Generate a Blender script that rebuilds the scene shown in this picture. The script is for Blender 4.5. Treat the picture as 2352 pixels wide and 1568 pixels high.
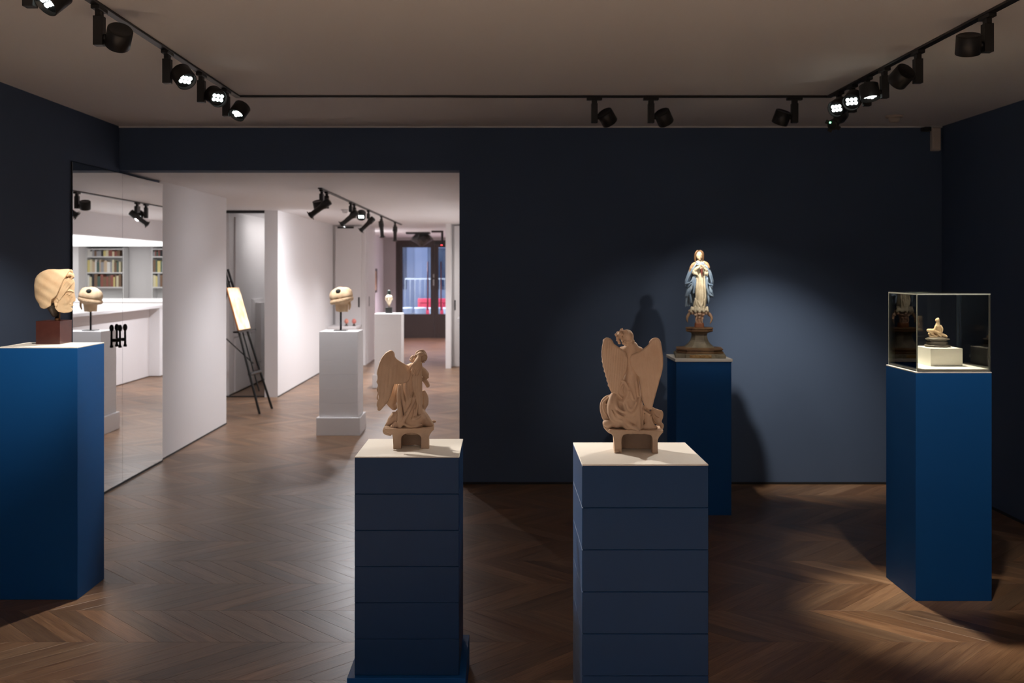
import bpy, bmesh, math, random
import numpy as np
from mathutils import Vector, Matrix, Euler

for _o in list(bpy.data.objects):
    bpy.data.objects.remove(_o, do_unlink=True)
SC = bpy.context.scene
COL = SC.collection
random.seed(7)

# ------------------------------------------------------------------ camera
FPX = 2287.0                      # focal length in pixels of the 2352 px wide frame
VX, VY = 1150.0, 618.0            # vanishing point of the room's depth direction
EYE = 1.55
cam_d = bpy.data.cameras.new('camera')
cam_d.sensor_width = 36.0
cam_d.lens = 36.0 * FPX / 2352.0
cam_d.shift_x = (1176.0 - VX) / 2352.0
cam_d.shift_y = -(784.0 - VY) / 2352.0
cam_d.clip_start = 0.05
cam_d.clip_end = 200
cam_d.dof.use_dof = True
cam_d.dof.focus_distance = 3.55
cam_d.dof.aperture_fstop = 4.5
cam = bpy.data.objects.new('camera', cam_d)
COL.objects.link(cam)
cam.location = (0, 0, EYE)
cam.rotation_euler = (math.radians(90), 0, 0)
SC.camera = cam

# ------------------------------------------------------------------ world: blue dusk outside
wd = bpy.data.worlds.new('dusk_sky')
SC.world = wd
wd.use_nodes = True
_bg = wd.node_tree.nodes['Background']
_bg.inputs[0].default_value = (0.40, 0.50, 0.80, 1)
_bg.inputs[1].default_value = 1.0

SC.view_settings.view_transform = 'Standard'
SC.view_settings.look = 'None'
SC.view_settings.exposure = 1.0
SC.view_settings.gamma = 1.0
SC.view_settings.use_curve_mapping = False
SC.cycles.max_bounces = 10
SPOT_GAIN = 1.0                    # one dimmer for every dark-room track spot
GAL_GAIN = 1.0                     # and one for the white gallery's

# ------------------------------------------------------------------ materials
MATS = {}
def mat(name, col, rough=0.5, metal=0.0, spec=0.5, noise=None, bump=None, emit=None, coat=0.0):
    if name in MATS:
        return MATS[name]
    m = bpy.data.materials.new(name)
    m.use_nodes = True
    nt = m.node_tree
    b = nt.nodes['Principled BSDF']
    b.inputs['Base Color'].default_value = (*col, 1)
    b.inputs['Roughness'].default_value = rough
    b.inputs['Metallic'].default_value = metal
    b.inputs['Specular IOR Level'].default_value = spec
    if coat:
        b.inputs['Coat Weight'].default_value = coat
        b.inputs['Coat Roughness'].default_value = 0.2
    if emit:
        b.inputs['Emission Color'].default_value = (*emit[0], 1)
        b.inputs['Emission Strength'].default_value = emit[1]
    tc = nt.nodes.new('ShaderNodeTexCoord')
    if noise:
        col2, scale, detail = noise
        n = nt.nodes.new('ShaderNodeTexNoise')
        n.inputs['Scale'].default_value = scale
        n.inputs['Detail'].default_value = detail
        nt.links.new(tc.outputs['Object'], n.inputs['Vector'])
        r = nt.nodes.new('ShaderNodeValToRGB')
        r.color_ramp.elements[0].position = 0.35
        r.color_ramp.elements[0].color = (*col, 1)
        r.color_ramp.elements[1].position = 0.68
        r.color_ramp.elements[1].color = (*col2, 1)
        nt.links.new(n.outputs['Fac'], r.inputs['Fac'])
        nt.links.new(r.outputs['Color'], b.inputs['Base Color'])
    if bump:
        scale, dist = bump
        n = nt.nodes.new('ShaderNodeTexNoise')
        n.inputs['Scale'].default_value = scale
        n.inputs['Detail'].default_value = 4
        nt.links.new(tc.outputs['Object'], n.inputs['Vector'])
        bp = nt.nodes.new('ShaderNodeBump')
        bp.inputs['Strength'].default_value = 0.6
        bp.inputs['Distance'].default_value = dist
        nt.links.new(n.outputs['Fac'], bp.inputs['Height'])
        nt.links.new(bp.outputs['Normal'], b.inputs['Normal'])
    MATS[name] = m
    return m

def glass_mat(name, tint=(0.97, 0.99, 0.98), ior=1.5):
    """clear sheet glass: lets light straight through, mirrors by Fresnel"""
    m = bpy.data.materials.new(name)
    m.use_nodes = True
    nt = m.node_tree
    for n in list(nt.nodes):
        nt.nodes.remove(n)
    o = nt.nodes.new('ShaderNodeOutputMaterial')
    mx = nt.nodes.new('ShaderNodeMixShader')
    t = nt.nodes.new('ShaderNodeBsdfTransparent')
    g = nt.nodes.new('ShaderNodeBsdfGlossy')
    f = nt.nodes.new('ShaderNodeFresnel')
    f.inputs['IOR'].default_value = ior
    t.inputs['Color'].default_value = (*tint, 1)
    g.inputs['Roughness'].default_value = 0.0
    nt.links.new(f.outputs[0], mx.inputs[0])
    nt.links.new(t.outputs[0], mx.inputs[1])
    nt.links.new(g.outputs[0], mx.inputs[2])
    nt.links.new(mx.outputs[0], o.inputs[0])
    MATS[name] = m
    return m

M_NAVY = mat('navy_wall_paint', (0.074, 0.108, 0.180), 0.75, spec=0.2, noise=((0.080, 0.116, 0.192), 1.3, 3), bump=(260, 0.0006))
M_CEIL = mat('ceiling_plaster', (0.84, 0.81, 0.79), 0.85, spec=0.2, bump=(180, 0.0004))
M_WHITE = mat('white_wall_paint', (0.82, 0.80, 0.805), 0.65, spec=0.3, bump=(220, 0.0004))
M_GREYW = mat('grey_wall_paint', (0.42, 0.40, 0.39), 0.7, spec=0.3)
M_GAP = mat('black_shadow_gap', (0.012, 0.011, 0.011), 0.6)
M_BLUE = mat('blue_pedestal_paint', (0.006, 0.085, 0.290), 0.5, spec=0.2, noise=((0.007, 0.090, 0.305), 3.0, 3), bump=(320, 0.0003))
M_NAVYBLUE = mat('dark_blue_pedestal_paint', (0.007, 0.040, 0.122), 0.4, spec=0.24, noise=((0.008, 0.043, 0.13), 3.0, 3), bump=(320, 0.0003))
M_BLOCKTOP = mat('cream_painted_top', (0.80, 0.77, 0.72), 0.55, spec=0.3, bump=(220, 0.0003))
M_PEDW = mat('white_pedestal_paint', (0.80, 0.79, 0.79), 0.5, spec=0.35, bump=(260, 0.0003))
M_BLACK = mat('black_powder_coat', (0.016, 0.015, 0.014), 0.42, spec=0.45)
M_BLACKM = mat('black_steel', (0.02, 0.02, 0.02), 0.35, metal=0.6)
M_LENS = mat('dark_lens_well', (0.05, 0.05, 0.05), 0.25, metal=0.7)
M_LED = mat('lit_led', (1, 1, 1), 0.3, emit=((0.86, 1.0, 0.97), 3.0))
M_LEDGREEN = mat('green_pilot_lamp', (0.1, 0.8, 0.3), 0.3, emit=((0.2, 1.0, 0.4), 3.0))
M_REDLED = mat('red_pilot_lamp', (0.8, 0.05, 0.05), 0.3, emit=((1.0, 0.04, 0.05), 3.0))
M_TERRA = mat('pale_terracotta', (0.51, 0.355, 0.25), 0.72, spec=0.25, noise=((0.59, 0.43, 0.315), 14.0, 5), bump=(120, 0.0012))
M_TERRA2 = mat('cream_terracotta', (0.62, 0.42, 0.25), 0.7, spec=0.25, noise=((0.70, 0.53, 0.34), 18.0, 5), bump=(160, 0.0010))
M_HOLE_SHADE = mat('hole_shade', (0.01, 0.012, 0.01), 0.8)
M_BURG = mat('burgundy_lacquer', (0.055, 0.016, 0.013), 0.28, spec=0.5, noise=((0.068, 0.022, 0.017), 30, 3))
M_BRASS = mat('worn_brass', (0.35, 0.20, 0.10), 0.35, metal=0.9)
M_SKIN = mat('painted_skin', (0.62, 0.45, 0.29), 0.5)
M_HAIR = mat('painted_brown_hair', (0.14, 0.075, 0.035), 0.5, bump=(400, 0.001))
M_MANTLE = mat('painted_blue_mantle', (0.15, 0.225, 0.33), 0.5, noise=((0.24, 0.31, 0.38), 26, 5), bump=(150, 0.001))
M_SHAWL = mat('painted_ochre_lining', (0.36, 0.21, 0.10), 0.5, noise=((0.45, 0.32, 0.18), 60, 4))
M_DRESS = mat('painted_cream_dress', (0.50, 0.425, 0.29), 0.5, noise=((0.60, 0.54, 0.40), 30, 5), bump=(150, 0.001))
M_SASH = mat('painted_dark_red', (0.13, 0.03, 0.022), 0.5)
M_CHERUB = mat('painted_cherub_clay', (0.42, 0.23, 0.14), 0.5, noise=((0.62, 0.46, 0.34), 35, 4))
M_HORN = mat('painted_crescent', (0.34, 0.22, 0.13), 0.45, noise=((0.22, 0.13, 0.08), 20, 4))
M_ORANGEW = mat('rust_orange_wood', (0.27, 0.085, 0.028), 0.5, noise=((0.20, 0.07, 0.03), 25, 4))
M_OLDBASE = mat('worn_grey_green_wood', (0.135, 0.11, 0.078), 0.55, noise=((0.27, 0.235, 0.165), 16, 6), bump=(90, 0.002))
M_OLDBROWN = mat('worn_brown_gilt', (0.115, 0.058, 0.030), 0.5, noise=((0.24, 0.14, 0.065), 18, 6), bump=(90, 0.002))
M_STONE_AND_SHADE = mat('brown_stone_and_neck_shade', (0.055, 0.042, 0.033), 0.6, noise=((0.09, 0.068, 0.05), 40, 5), bump=(120, 0.002))
M_GLASS = glass_mat('clear_glass')
M_GLASSD = glass_mat('door_glass', (0.92, 0.95, 1.0))
M_GEDGE = mat('polished_glass_edge', (0.56, 0.60, 0.54), 0.25, spec=0.6)
M_MIRROR = mat('mirror_silver', (0.90, 0.92, 0.93), 0.0, metal=1.0)
M_DOORBR = mat('dark_brown_door_metal', (0.035, 0.024, 0.019), 0.4)
M_STEEL = mat('brushed_steel', (0.45, 0.44, 0.42), 0.35, metal=1.0)
M_SENSOR = mat('beige_plastic', (0.62, 0.52, 0.44), 0.5)
M_CANVAS = mat('ochre_canvas', (0.72, 0.46, 0.25), 0.6, noise=((0.95, 0.86, 0.70), 9.0, 6), bump=(80, 0.002))
M_FRAMEW = mat('orange_wood_edge', (0.42, 0.17, 0.07), 0.5)
M_PANEL = mat('backlit_ceiling_panel', (0.95, 0.95, 0.95), 0.5, emit=((1.0, 0.985, 0.96), 0.75))

def floor_material():
    m = bpy.data.materials.new('oiled_oak_chevron')
    m.use_nodes = True
    nt = m.node_tree
    L = nt.links.new
    b = nt.nodes['Principled BSDF']
    uv = nt.nodes.new('ShaderNodeUVMap'); uv.uv_map = 'grain'
    at = nt.nodes.new('ShaderNodeAttribute'); at.attribute_name = 'tone'
    mp = nt.nodes.new('ShaderNodeMapping')
    mp.inputs['Scale'].default_value = (2.2, 34.0, 1)
    L(uv.outputs[0], mp.inputs['Vector'])
    n1 = nt.nodes.new('ShaderNodeTexNoise')
    n1.inputs['Scale'].default_value = 1.0
    n1.inputs['Detail'].default_value = 6
    n1.inputs['Distortion'].default_value = 0.9
    L(mp.outputs[0], n1.inputs['Vector'])
    mp2 = nt.nodes.new('ShaderNodeMapping')
    mp2.inputs['Scale'].default_value = (9.0, 240.0, 1)
    L(uv.outputs[0], mp2.inputs['Vector'])
    n2 = nt.nodes.new('ShaderNodeTexNoise')
    n2.inputs['Detail'].default_value = 3
    n2.inputs['Scale'].default_value = 1.0
    L(mp2.outputs[0], n2.inputs['Vector'])
    r1 = nt.nodes.new('ShaderNodeValToRGB')
    r1.color_ramp.elements[0].position = 0.3
    r1.color_ramp.elements[0].color = (0.160, 0.086, 0.047, 1)
    r1.color_ramp.elements[1].position = 0.72
    r1.color_ramp.elements[1].color = (0.280, 0.166, 0.096, 1)
    L(n1.outputs['Fac'], r1.inputs['Fac'])
    r2 = nt.nodes.new('ShaderNodeValToRGB')
    r2.color_ramp.elements[0].position = 0.36
    r2.color_ramp.elements[0].color = (0.72, 0.70, 0.68, 1)
    r2.color_ramp.elements[1].position = 0.5
    r2.color_ramp.elements[1].color = (1, 1, 1, 1)
    L(n2.outputs['Fac'], r2.inputs['Fac'])
    mx = nt.nodes.new('ShaderNodeMix'); mx.data_type = 'RGBA'; mx.blend_type = 'MULTIPLY'
    mx.inputs[0].default_value = 1.0
    L(r1.outputs[0], mx.inputs[6]); L(r2.outputs[0], mx.inputs[7])
    mx2 = nt.nodes.new('ShaderNodeMix'); mx2.data_type = 'RGBA'; mx2.blend_type = 'MULTIPLY'
    mx2.inputs[0].default_value = 1.0
    L(mx.outputs[2], mx2.inputs[6]); L(at.outputs['Color'], mx2.inputs[7])
    L(mx2.outputs[2], b.inputs['Base Color'])
    rr = nt.nodes.new('ShaderNodeMapRange')
    rr.inputs['To Min'].default_value = 0.30
    rr.inputs['To Max'].default_value = 0.42
    L(n1.outputs['Fac'], rr.inputs['Value'])
    L(rr.outputs[0], b.inputs['Roughness'])
    b.inputs['Specular IOR Level'].default_value = 0.46
    bp = nt.nodes.new('ShaderNodeBump')
    bp.inputs['Strength'].default_value = 0.25
    bp.inputs['Distance'].default_value = 0.0006
    L(n2.outputs['Fac'], bp.inputs['Height'])
    L(bp.outputs[0], b.inputs['Normal'])
    return m
M_FLOOR = floor_material()

# ------------------------------------------------------------------ small mesh helpers
def link(name, me, m=None, parent=None, loc=None, rot=None):
    o = bpy.data.objects.new(name, me)
    COL.objects.link(o)
    if m is not None and me is not None and len(me.materials) == 0:
        me.materials.append(m)
    if parent is not None:
        o.parent = parent
    if loc is not None:
        o.location = loc
    if rot is not None:
        o.rotation_euler = rot
    return o

def bm_mesh(bm, name, smooth=False):
    me = bpy.data.meshes.new(name)
    bmesh.ops.recalc_face_normals(bm, faces=bm.faces[:])
    bm.to_mesh(me)
    bm.free()
    if smooth:
        for p in me.polygons:
            p.use_smooth = True
    return me

def add_box(bm, x0, x1, y0, y1, z0, z1, bevel=0.0, seg=1):
    vs = [bm.verts.new(p) for p in ((x0, y0, z0), (x1, y0, z0), (x1, y1, z0), (x0, y1, z0),
                                    (x0, y0, z1), (x1, y0, z1), (x1, y1, z1), (x0, y1, z1))]
    fs = [bm.faces.new([vs[i] for i in q]) for q in ((0, 3, 2, 1), (4, 5, 6, 7), (0, 1, 5, 4), (1, 2, 6, 5), (2, 3, 7, 6), (3, 0, 4, 7))]
    if bevel > 0:
        es = list({e for f in fs for e in f.edges})
        bmesh.ops.bevel(bm, geom=es, offset=bevel, segments=seg, affect='EDGES', profile=0.5)
    return fs

def box(name, x0, x1, y0, y1, z0, z1, m, parent=None, bevel=0.0, seg=1, loc=None):
    bm = bmesh.new()
    add_box(bm, x0, x1, y0, y1, z0, z1, bevel, seg)
    return link(name, bm_mesh(bm, name), m, parent, loc)

def add_cyl(bm, p0, p1, r0, r1=None, n=20, cap=True):
    r1 = r0 if r1 is None else r1
    p0, p1 = Vector(p0), Vector(p1)
    d = (p1 - p0).normalized()
    u = d.orthogonal().normalized()
    v = d.cross(u)
    a = [bm.verts.new(p0 + (u * math.cos(t) + v * math.sin(t)) * r0) for t in [2 * math.pi * i / n for i in range(n)]]
    b = [bm.verts.new(p1 + (u * math.cos(t) + v * math.sin(t)) * r1) for t in [2 * math.pi * i / n for i in range(n)]]
    for i in range(n):
        f = bm.faces.new((a[i], a[(i + 1) % n], b[(i + 1) % n], b[i]))
        f.smooth = n > 8
    if cap:
        bm.faces.new(a); bm.faces.new(b)

def cyl(name, p0, p1, r0, m, parent=None, r1=None, n=20):
    bm = bmesh.new()
    add_cyl(bm, p0, p1, r0, r1, n)
    me = bpy.data.meshes.new(name)
    bmesh.ops.recalc_face_normals(bm, faces=bm.faces[:])
    bm.to_mesh(me); bm.free()
    return link(name, me, m, parent)

def add_lathe(bm, prof, n=32, c=(0, 0, 0), ring=None):
    """prof: (radius, z) pairs from one end to the other, axis Z; ring: optional unit polygon"""
    if ring is None:
        ring = [(math.cos(2 * math.pi * i / n), math.sin(2 * math.pi * i / n)) for i in range(n)]
    rows = []
    for r, z in prof:
        rows.append([bm.verts.new((c[0] + r * x, c[1] + r * y, c[2] + z)) for x, y in ring])
    k = len(ring)
    for a, b in zip(rows[:-1], rows[1:]):
        for i in range(k):
            f = bm.faces.new((a[i], a[(i + 1) % k], b[(i + 1) % k], b[i]))
            f.smooth = k > 12
    bm.faces.new(rows[0]); bm.faces.new(rows[-1])

def lathe(name, prof, m, parent=None, n=32, c=(0, 0, 0), ring=None):
    bm = bmesh.new()
    add_lathe(bm, prof, n, c, ring)
    me = bpy.data.meshes.new(name)
    bmesh.ops.recalc_face_normals(bm, faces=bm.faces[:])
    bm.to_mesh(me); bm.free()
    return link(name, me, m, parent)

def empty(name, loc, rz=0.0):
    o = bpy.data.objects.new(name, None)
    o.empty_display_size = 0.05
    COL.objects.link(o)
    o.location = loc
    o.rotation_euler = (0, 0, rz)
    return o

def tag(o, label, cat, group=None):
    o['label'] = label
    o['category'] = cat
    if group:
        o['group'] = group
    return o

def struct(o, label=None):
    o['kind'] = 'structure'
    if label:
        o['label'] = label
    return o

# ------------------------------------------------------------------ the setting
XL, XR, YB, ZC = -2.75, 3.18, 7.18, 2.579          # dark room: left, right, back wall, ceiling
ZG = 2.262                                          # gallery ceiling and header underside

def joined(name, boxes, m, label=None, bevel=0.0):
    bm = bmesh.new()
    for b in boxes:
        add_box(bm, *b, bevel=bevel)
    return struct(link(name, bm_mesh(bm, name), m), label)

# floor: subfloor slab and the chevron planks laid on it
floor = joined('floor', [(-4.6, 3.6, -2.7, 22.6, -0.10, -0.012)], M_GAP, 'brown oak chevron parquet floor')

def clip_poly(poly, axis, val, keep_less):
    out = []
    for i in range(len(poly)):
        a, b = poly[i], poly[(i + 1) % len(poly)]
        ia = (a[axis] <= val) if keep_less else (a[axis] >= val)
        ib = (b[axis] <= val) if keep_less else (b[axis] >= val)
        if ia:
            out.append(a)
        if ia != ib:
            t = (val - a[axis]) / (b[axis] - a[axis])
            out.append((a[0] + t * (b[0] - a[0]), a[1] + t * (b[1] - a[1])))
    return out

def inset(poly, d):
    """shrink a convex counter-clockwise polygon by d"""
    n = len(poly)
    res = []
    for i in range(n):
        p0, p1, p2 = Vector(poly[i - 1]), Vector(poly[i]), Vector(poly[(i + 1) % n])
        e1, e2 = (p1 - p0).normalized(), (p2 - p1).normalized()
        n1, n2 = Vector((-e1.y, e1.x)), Vector((-e2.y, e2.x))
        den = 1 + n1.dot(n2)
        if den < 0.2:
            return None
        q = p1 + (n1 + n2) * (d / den)
        res.append((q.x, q.y))
    return res

def plank_geo(poly, d):
    outer, top = inset(poly, 0.00012), inset(poly, 0.0009)
    if outer is None or top is None:
        return None
    n = len(poly)
    vs = [(x, y, -0.012) for x, y in outer] + [(x, y, -0.0005) for x, y in outer] + [(x, y, 0.0) for x, y in top]
    fs = [tuple(range(2 * n, 3 * n))]
    for i in range(n):
        j = (i + 1) % n
        fs.append((i, j, n + j, n + i))
        fs.append((n + i, n + j, 2 * n + j, 2 * n + i))
    return vs, fs

PW, PROW, Y0ROW = 0.128, 0.384, 4.141               # plank pitch along a row, row depth, one row seam
rng = random.Random(11)
solo, rest = [], []
for k in range(-18, 49):
    ya, yb = Y0ROW + k * PROW, Y0ROW + (k + 1) * PROW
    if yb < -2.6 or ya > 22.5:
        continue
    sgn = -1 if k % 2 == 0 else 1
    sh = rng.uniform(0, PW)
    x = -4.9 - sh
    while x < 4.0:
        dx = PROW * sgn
        poly = [(x, ya), (x + PW, ya), (x + PW + dx, yb), (x + dx, yb)]
        x += PW
        for ax, v, less in ((0, -4.5, False), (0, 3.5, True), (1, -2.6, False), (1, 22.5, True)):
            poly = clip_poly(poly, ax, v, less)
            if len(poly) < 3:
                break
        if len(poly) < 3:
            continue
        cx = sum(p[0] for p in poly) / len(poly); cy = sum(p[1] for p in poly) / len(poly)
        g = plank_geo(poly, None)
        if g is None:
            continue
        t = rng.gauss(1.0, 0.17)
        t = min(1.4, max(0.66, t))
        w = rng.uniform(-0.06, 0.06)
        rec = (g, (t * (1 + w), t, t * (1 - w)), (0.7071 * sgn, 0.7071), rng.uniform(0, 40), cx, cy)
        vis = 0
        if cy > 3.6:
            u = VX + cx / cy * FPX
            v = VY + EYE / cy * FPX
            vis = -60 < u < 2412 and v < 1640 and cx > XL - 0.1 and cx < XR + 0.1
        (solo if vis else rest).append(rec)
solo.sort(key=lambda r: r[5])
rest += solo[300:]
solo = solo[:300]

def planks_mesh(name, recs):
    V, F, U, T = [], [], [], []
    for (vs, fs), tone, d, off, cx, cy in recs:
        o = len(V)
        V += vs
        for f in fs:
            F.append([i + o for i in f])
            for i in f:
                px, py = vs[i][0] - cx, vs[i][1] - cy
                U += [px * d[0] + py * d[1] + off, -px * d[1] + py * d[0] + off * 1.7]
                T += [tone[0], tone[1], tone[2], 1.0]
    me = bpy.data.meshes.new(name)
    me.from_pydata(V, [], F)
    uv = me.uv_layers.new(name='grain')
    uv.data.foreach_set('uv', U)
    ca = me.color_attributes.new('tone', 'FLOAT_COLOR', 'CORNER')
    ca.data.foreach_set('color', T)
    me.materials.append(M_FLOOR)
    return me
for r in solo:
    link('plank', planks_mesh('plank', [r]), None, floor)
pf = link('plank_field', planks_mesh('plank_field', rest), None, floor)
pf['kind'] = 'stuff'

# dark room shell
ceil_o = joined('ceiling', [(XL - 0.2, XR + 0.2, -2.7, YB + 0.18, ZC, ZC + 0.12)], M_CEIL, 'plain plaster ceiling above the dark room')
joined('wall_left', [(XL - 0.2, XL, -2.5, 6.37, 0, ZC), (XL - 0.2, XL, 6.37, YB, 2.245, ZC), (XL - 0.2, XL - 0.075, 6.37, 8.03, 0, 2.245)], M_NAVY, 'navy painted wall left of the mirror')
joined('wall_back', [(-0.298, XR + 0.2, YB, YB + 0.18, 0, ZC), (XL - 0.2, -0.298, YB, YB + 0.18, ZG, ZC)], M_NAVY, 'dark navy back wall with header over the wide opening')
joined('wall_right', [(XR, XR + 0.2, -2.5, YB, 0, ZC)], M_NAVY, 'dark navy wall behind the glass case')
joined('wall_behind', [(XL - 0.2, XR + 0.2, -2.7, -2.5, 0, ZC)], mat('pale_fill_wall', (0.70, 0.71, 0.74), 0.7), 'pale wall opposite the dark back wall')  # unseen rear wall, made pale to bounce fill light forward
joined('shadow_gap_back', [(-0.298, XR, YB - 0.006, YB, 0, 0.016)], M_GAP)  # black strips painted for the shadow in the gap at the wall foot
joined('shadow_gap_right', [(XR - 0.006, XR, -2.5, YB - 0.006, 0, 0.016)], M_GAP)
joined('shadow_gap_left', [(XL, XL + 0.006, -2.5, 6.37, 0, 0.016)], M_GAP)
joined('trim_1', [(XL, XR, YB - 0.012, YB, ZC - 0.010, ZC)], M_CEIL, 'thin pale edge between ceiling and back wall')

# white gallery shell
joined('ceiling_gallery', [(-4.4, 3.4, YB + 0.18, 22.6, ZG, ZG + 0.12)], M_WHITE, 'white ceiling of the gallery beyond the opening')
joined('wall_gallery_panel', [(XL - 0.2, XL, 8.03, 9.98, 0, ZG)], M_WHITE, 'white wall panel beside the mirror')
joined('wall_alcove', [(-4.4, -4.2, 9.88, 12.16, 0, ZG), (-4.2, XL - 0.2, 9.88, 9.98, 0, ZG), (-4.2, -3.42, 12.06, 12.16, 0, ZG)], M_WHITE, 'white walls of the alcove behind the easel')
joined('wall_gallery_left', [(-2.86, -2.70, 12.06, 16.25, 0, ZG)], M_WHITE, 'long white wall behind the easel')
joined('wall_corridor', [(-3.42, -3.32, 12.16, 15.2, 0, ZG), (-3.32, -2.86, 15.1, 15.2, 0, ZG)], M_WHITE, 'pale corridor wall seen through the alcove doorway')
joined('trim_2', [(-3.42, -2.86, 12.06, 12.16, 2.232, ZG)], M_GAP, 'dark strip above the alcove doorway')
joined('trim_3', [(-3.42, -2.86, 12.05, 12.10, 0, 0.014)], M_GAP, 'dark threshold strip under the alcove doorway')
joined('shadow_gap_gallery', [(XL, XL + 0.005, 8.03, 9.98, 0, 0.012), (-2.70, -2.695, 12.06, 16.25, 0, 0.012), (-3.32, -3.315, 12.16, 15.1, 0, 0.012)], M_GAP)  # same dark strips, colouring in the shaded gap under the white walls
joined('wall_partition_left', [(-2.70, -2.18, 16.05, 17.3, 0, ZG)], M_WHITE, 'white partition left of the passage to the street door')
joined('wall_partition_right', [(-0.78, -0.15, 15.86, 16.3, 0, ZG)], M_WHITE, 'white partition right of the passage to the street door')
joined('trim_4', [(-0.86, -0.78, 15.55, 16.3, 0, ZG)], M_WHITE, 'narrow white post at the edge of the right partition')
joined('wall_entrance_left', [(-2.84, -2.64, 17.3, 22.4, 0, ZG)], M_WHITE, 'white entrance wall carrying the small framed relief')
joined('wall_entrance_right', [(-0.45, -0.25, 16.3, 22.4, 0, ZG)], M_WHITE)
joined('wall_street', [(-2.84, -2.36, 22.4, 22.6, 0, ZG), (-0.62, -0.25, 22.4, 22.6, 0, ZG), (-2.36, -0.62, 22.4, 22.6, 2.20, ZG)], M_GREYW, 'grey wall framing the street door')
# wall with the long counter opening into the study (seen in the mirror)
joined('wall_gallery_right', [(-0.298, -0.15, YB + 0.18, 10.5, 0, ZG)], M_WHITE, 'white wall before the counter opening')
joined('wall_counter_header', [(-0.30, -0.15, 10.5, 15.86, 1.97, ZG)], M_WHITE, 'white wall strip above the counter opening')
joined('wall_study', [(3.3, 3.4, YB + 0.18, 19.7, 0, ZG), (-0.25, 3.3, 19.6, 19.7, 0, ZG), (-0.25, -0.15, 16.3, 19.6, 0, ZG), (2.79, 3.3, 19.0, 19.6, 0, ZG)], M_WHITE, 'white study walls around the bookshelves')

# sliding-door leaf with its pull, in the left partition
sd = box('door_1', -2.66, -2.24, 16.0, 16.05, 0.004, 2.24, M_WHITE, None, 0.004)
struct(sd, 'white sliding door leaf with a dark recessed pull')
box('door_pull', -2.29, -2.265, 15.994, 16.001, 0.94, 1.10, M_BLACKM, sd, 0.001)
box('door_closer', -2.62, -2.36, 15.985, 16.0, 2.205, 2.235, M_BLACK, sd, 0.004)
sd2 = box('door_2', -0.74, -0.40, 15.81, 15.86, 0.004, 2.24, M_WHITE, None, 0.004)
struct(sd2, 'white sliding door leaf beside the narrow white post')
box('door_pull', -0.735, -0.715, 15.804, 15.811, 0.90, 1.06, M_BLACKM, sd2, 0.001)
sd3 = box('door_3', -2.18, -2.172, 16.2, 17.2, 0.004, 2.24, M_WHITE, None, 0.002)
struct(sd3, 'white pocket door edge at the passage side')
box('door_pull', -2.173, -2.167, 16.42, 16.46, 0.94, 1.10, M_BLACKM, sd3, 0.001)

# ------------------------------------------------------------------ mirrored doors on the left wall
MIR_A = math.radians(0.4)
def mirror_door(y0, y1, label):
    """a mirror leaf standing a hair open: its far edge stands out from the wall"""
    ln = y1 - y0
    e = empty('mirror_panel', (XL + 0.012 + math.sin(MIR_A) * (y0 - 6.37), 6.37 + math.cos(MIR_A) * (y0 - 6.37), 0), -MIR_A)
    tag(e, label, 'mirror')
    box('mirror_backing', -0.020, -0.0065, 0.0015, ln - 0.0015, 0.010, 2.238, M_BLACK, e)
    box('mirror_glass', -0.006, 0.0, 0.001, ln - 0.001, 0.014, 2.238, M_MIRROR, e, 0.0006)
    box('bottom_channel', -0.020, 0.004, 0.0015, ln - 0.0015, 0.0, 0.010, M_GAP, e)
    return e
mA = mirror_door(6.37, 7.195, 'tall mirror panel nearest the veiled head, with two black handles')
mB = mirror_door(7.195, 8.03, 'tall mirror panel between the other mirror and the white wall panel')
def mirror_handle(parent, y):
    bm = bmesh.new()
    add_cyl(bm, (0.030, y, 1.01), (0.030, y, 1.115), 0.0085, 0.0075, 12)
    add_lathe(bm, [(0.002, 0), (0.011, 0.006), (0.0155, 0.020), (0.0155, 0.034), (0.010, 0.048), (0.002, 0.052)], 16, (0.030, y, 1.105))
    add_lathe(bm, [(0.002, 0), (0.0125, 0.002), (0.0125, 0.012), (0.0085, 0.022)], 16, (0.030, y, 0.992))
    add_cyl(bm, (0.0005, y, 1.045), (0.030, y, 1.045), 0.012, None, 14)
    h = link('handle', bm_mesh(bm, 'handle', True), M_BLACKM, parent)
    return h
mirror_handle(mA, 0.70)
mirror_handle(mA, 0.795)

# ------------------------------------------------------------------ study behind the counter
ct = empty('counter', (-0.30, 10.5, 0))
tag(ct, 'long white gallery counter reflected in the mirror', 'counter')
box('front_panel', 0, 0.05, 0, 3.88, 0.012, 0.99, mat('counter_front', (0.74, 0.70, 0.70), 0.6), ct, 0.002)
box('return_panel', -0.15, 0.06, 3.82, 4.6, 0.012, 0.99, M_WHITE, ct, 0.002)
box('plinth', 0.02, 0.06, 0, 3.88, 0, 0.012, M_GAP, ct)
box('worktop', -0.16, 2.6, 0.0, 4.62, 0.99, 1.03, M_WHITE, ct, 0.003)
box('side_support', 2.5, 2.55, 0.1, 4.5, 0, 0.99, M_WHITE, ct)
tb = empty('reading_table', (0.3, 15.9, 0))
tag(tb, 'broad white study table behind the counter', 'table')
box('table_top', -0.3, 2.2, 0.6, 2.6, 0.97, 1.01, M_WHITE, tb, 0.003)
for lx in (-0.2, 2.1):
    for ly in (0.7, 2.5):
        box('table_leg', lx - 0.03, lx + 0.03, ly - 0.03, ly + 0.03, 0, 0.97, M_WHITE, tb)
lp = empty('ceiling_light_panel', (1.2, 15, 1.98))
tag(lp, 'glowing backlit ceiling panel over the counter', 'light')
box('diffuser', -1.30, 2.0, -4.4, 3.6, 0.0, 0.02, M_PANEL, lp)
box('panel_frame', -1.34, 2.06, -4.44, 4.5, 0.02, 0.05, M_WHITE, lp)

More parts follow.
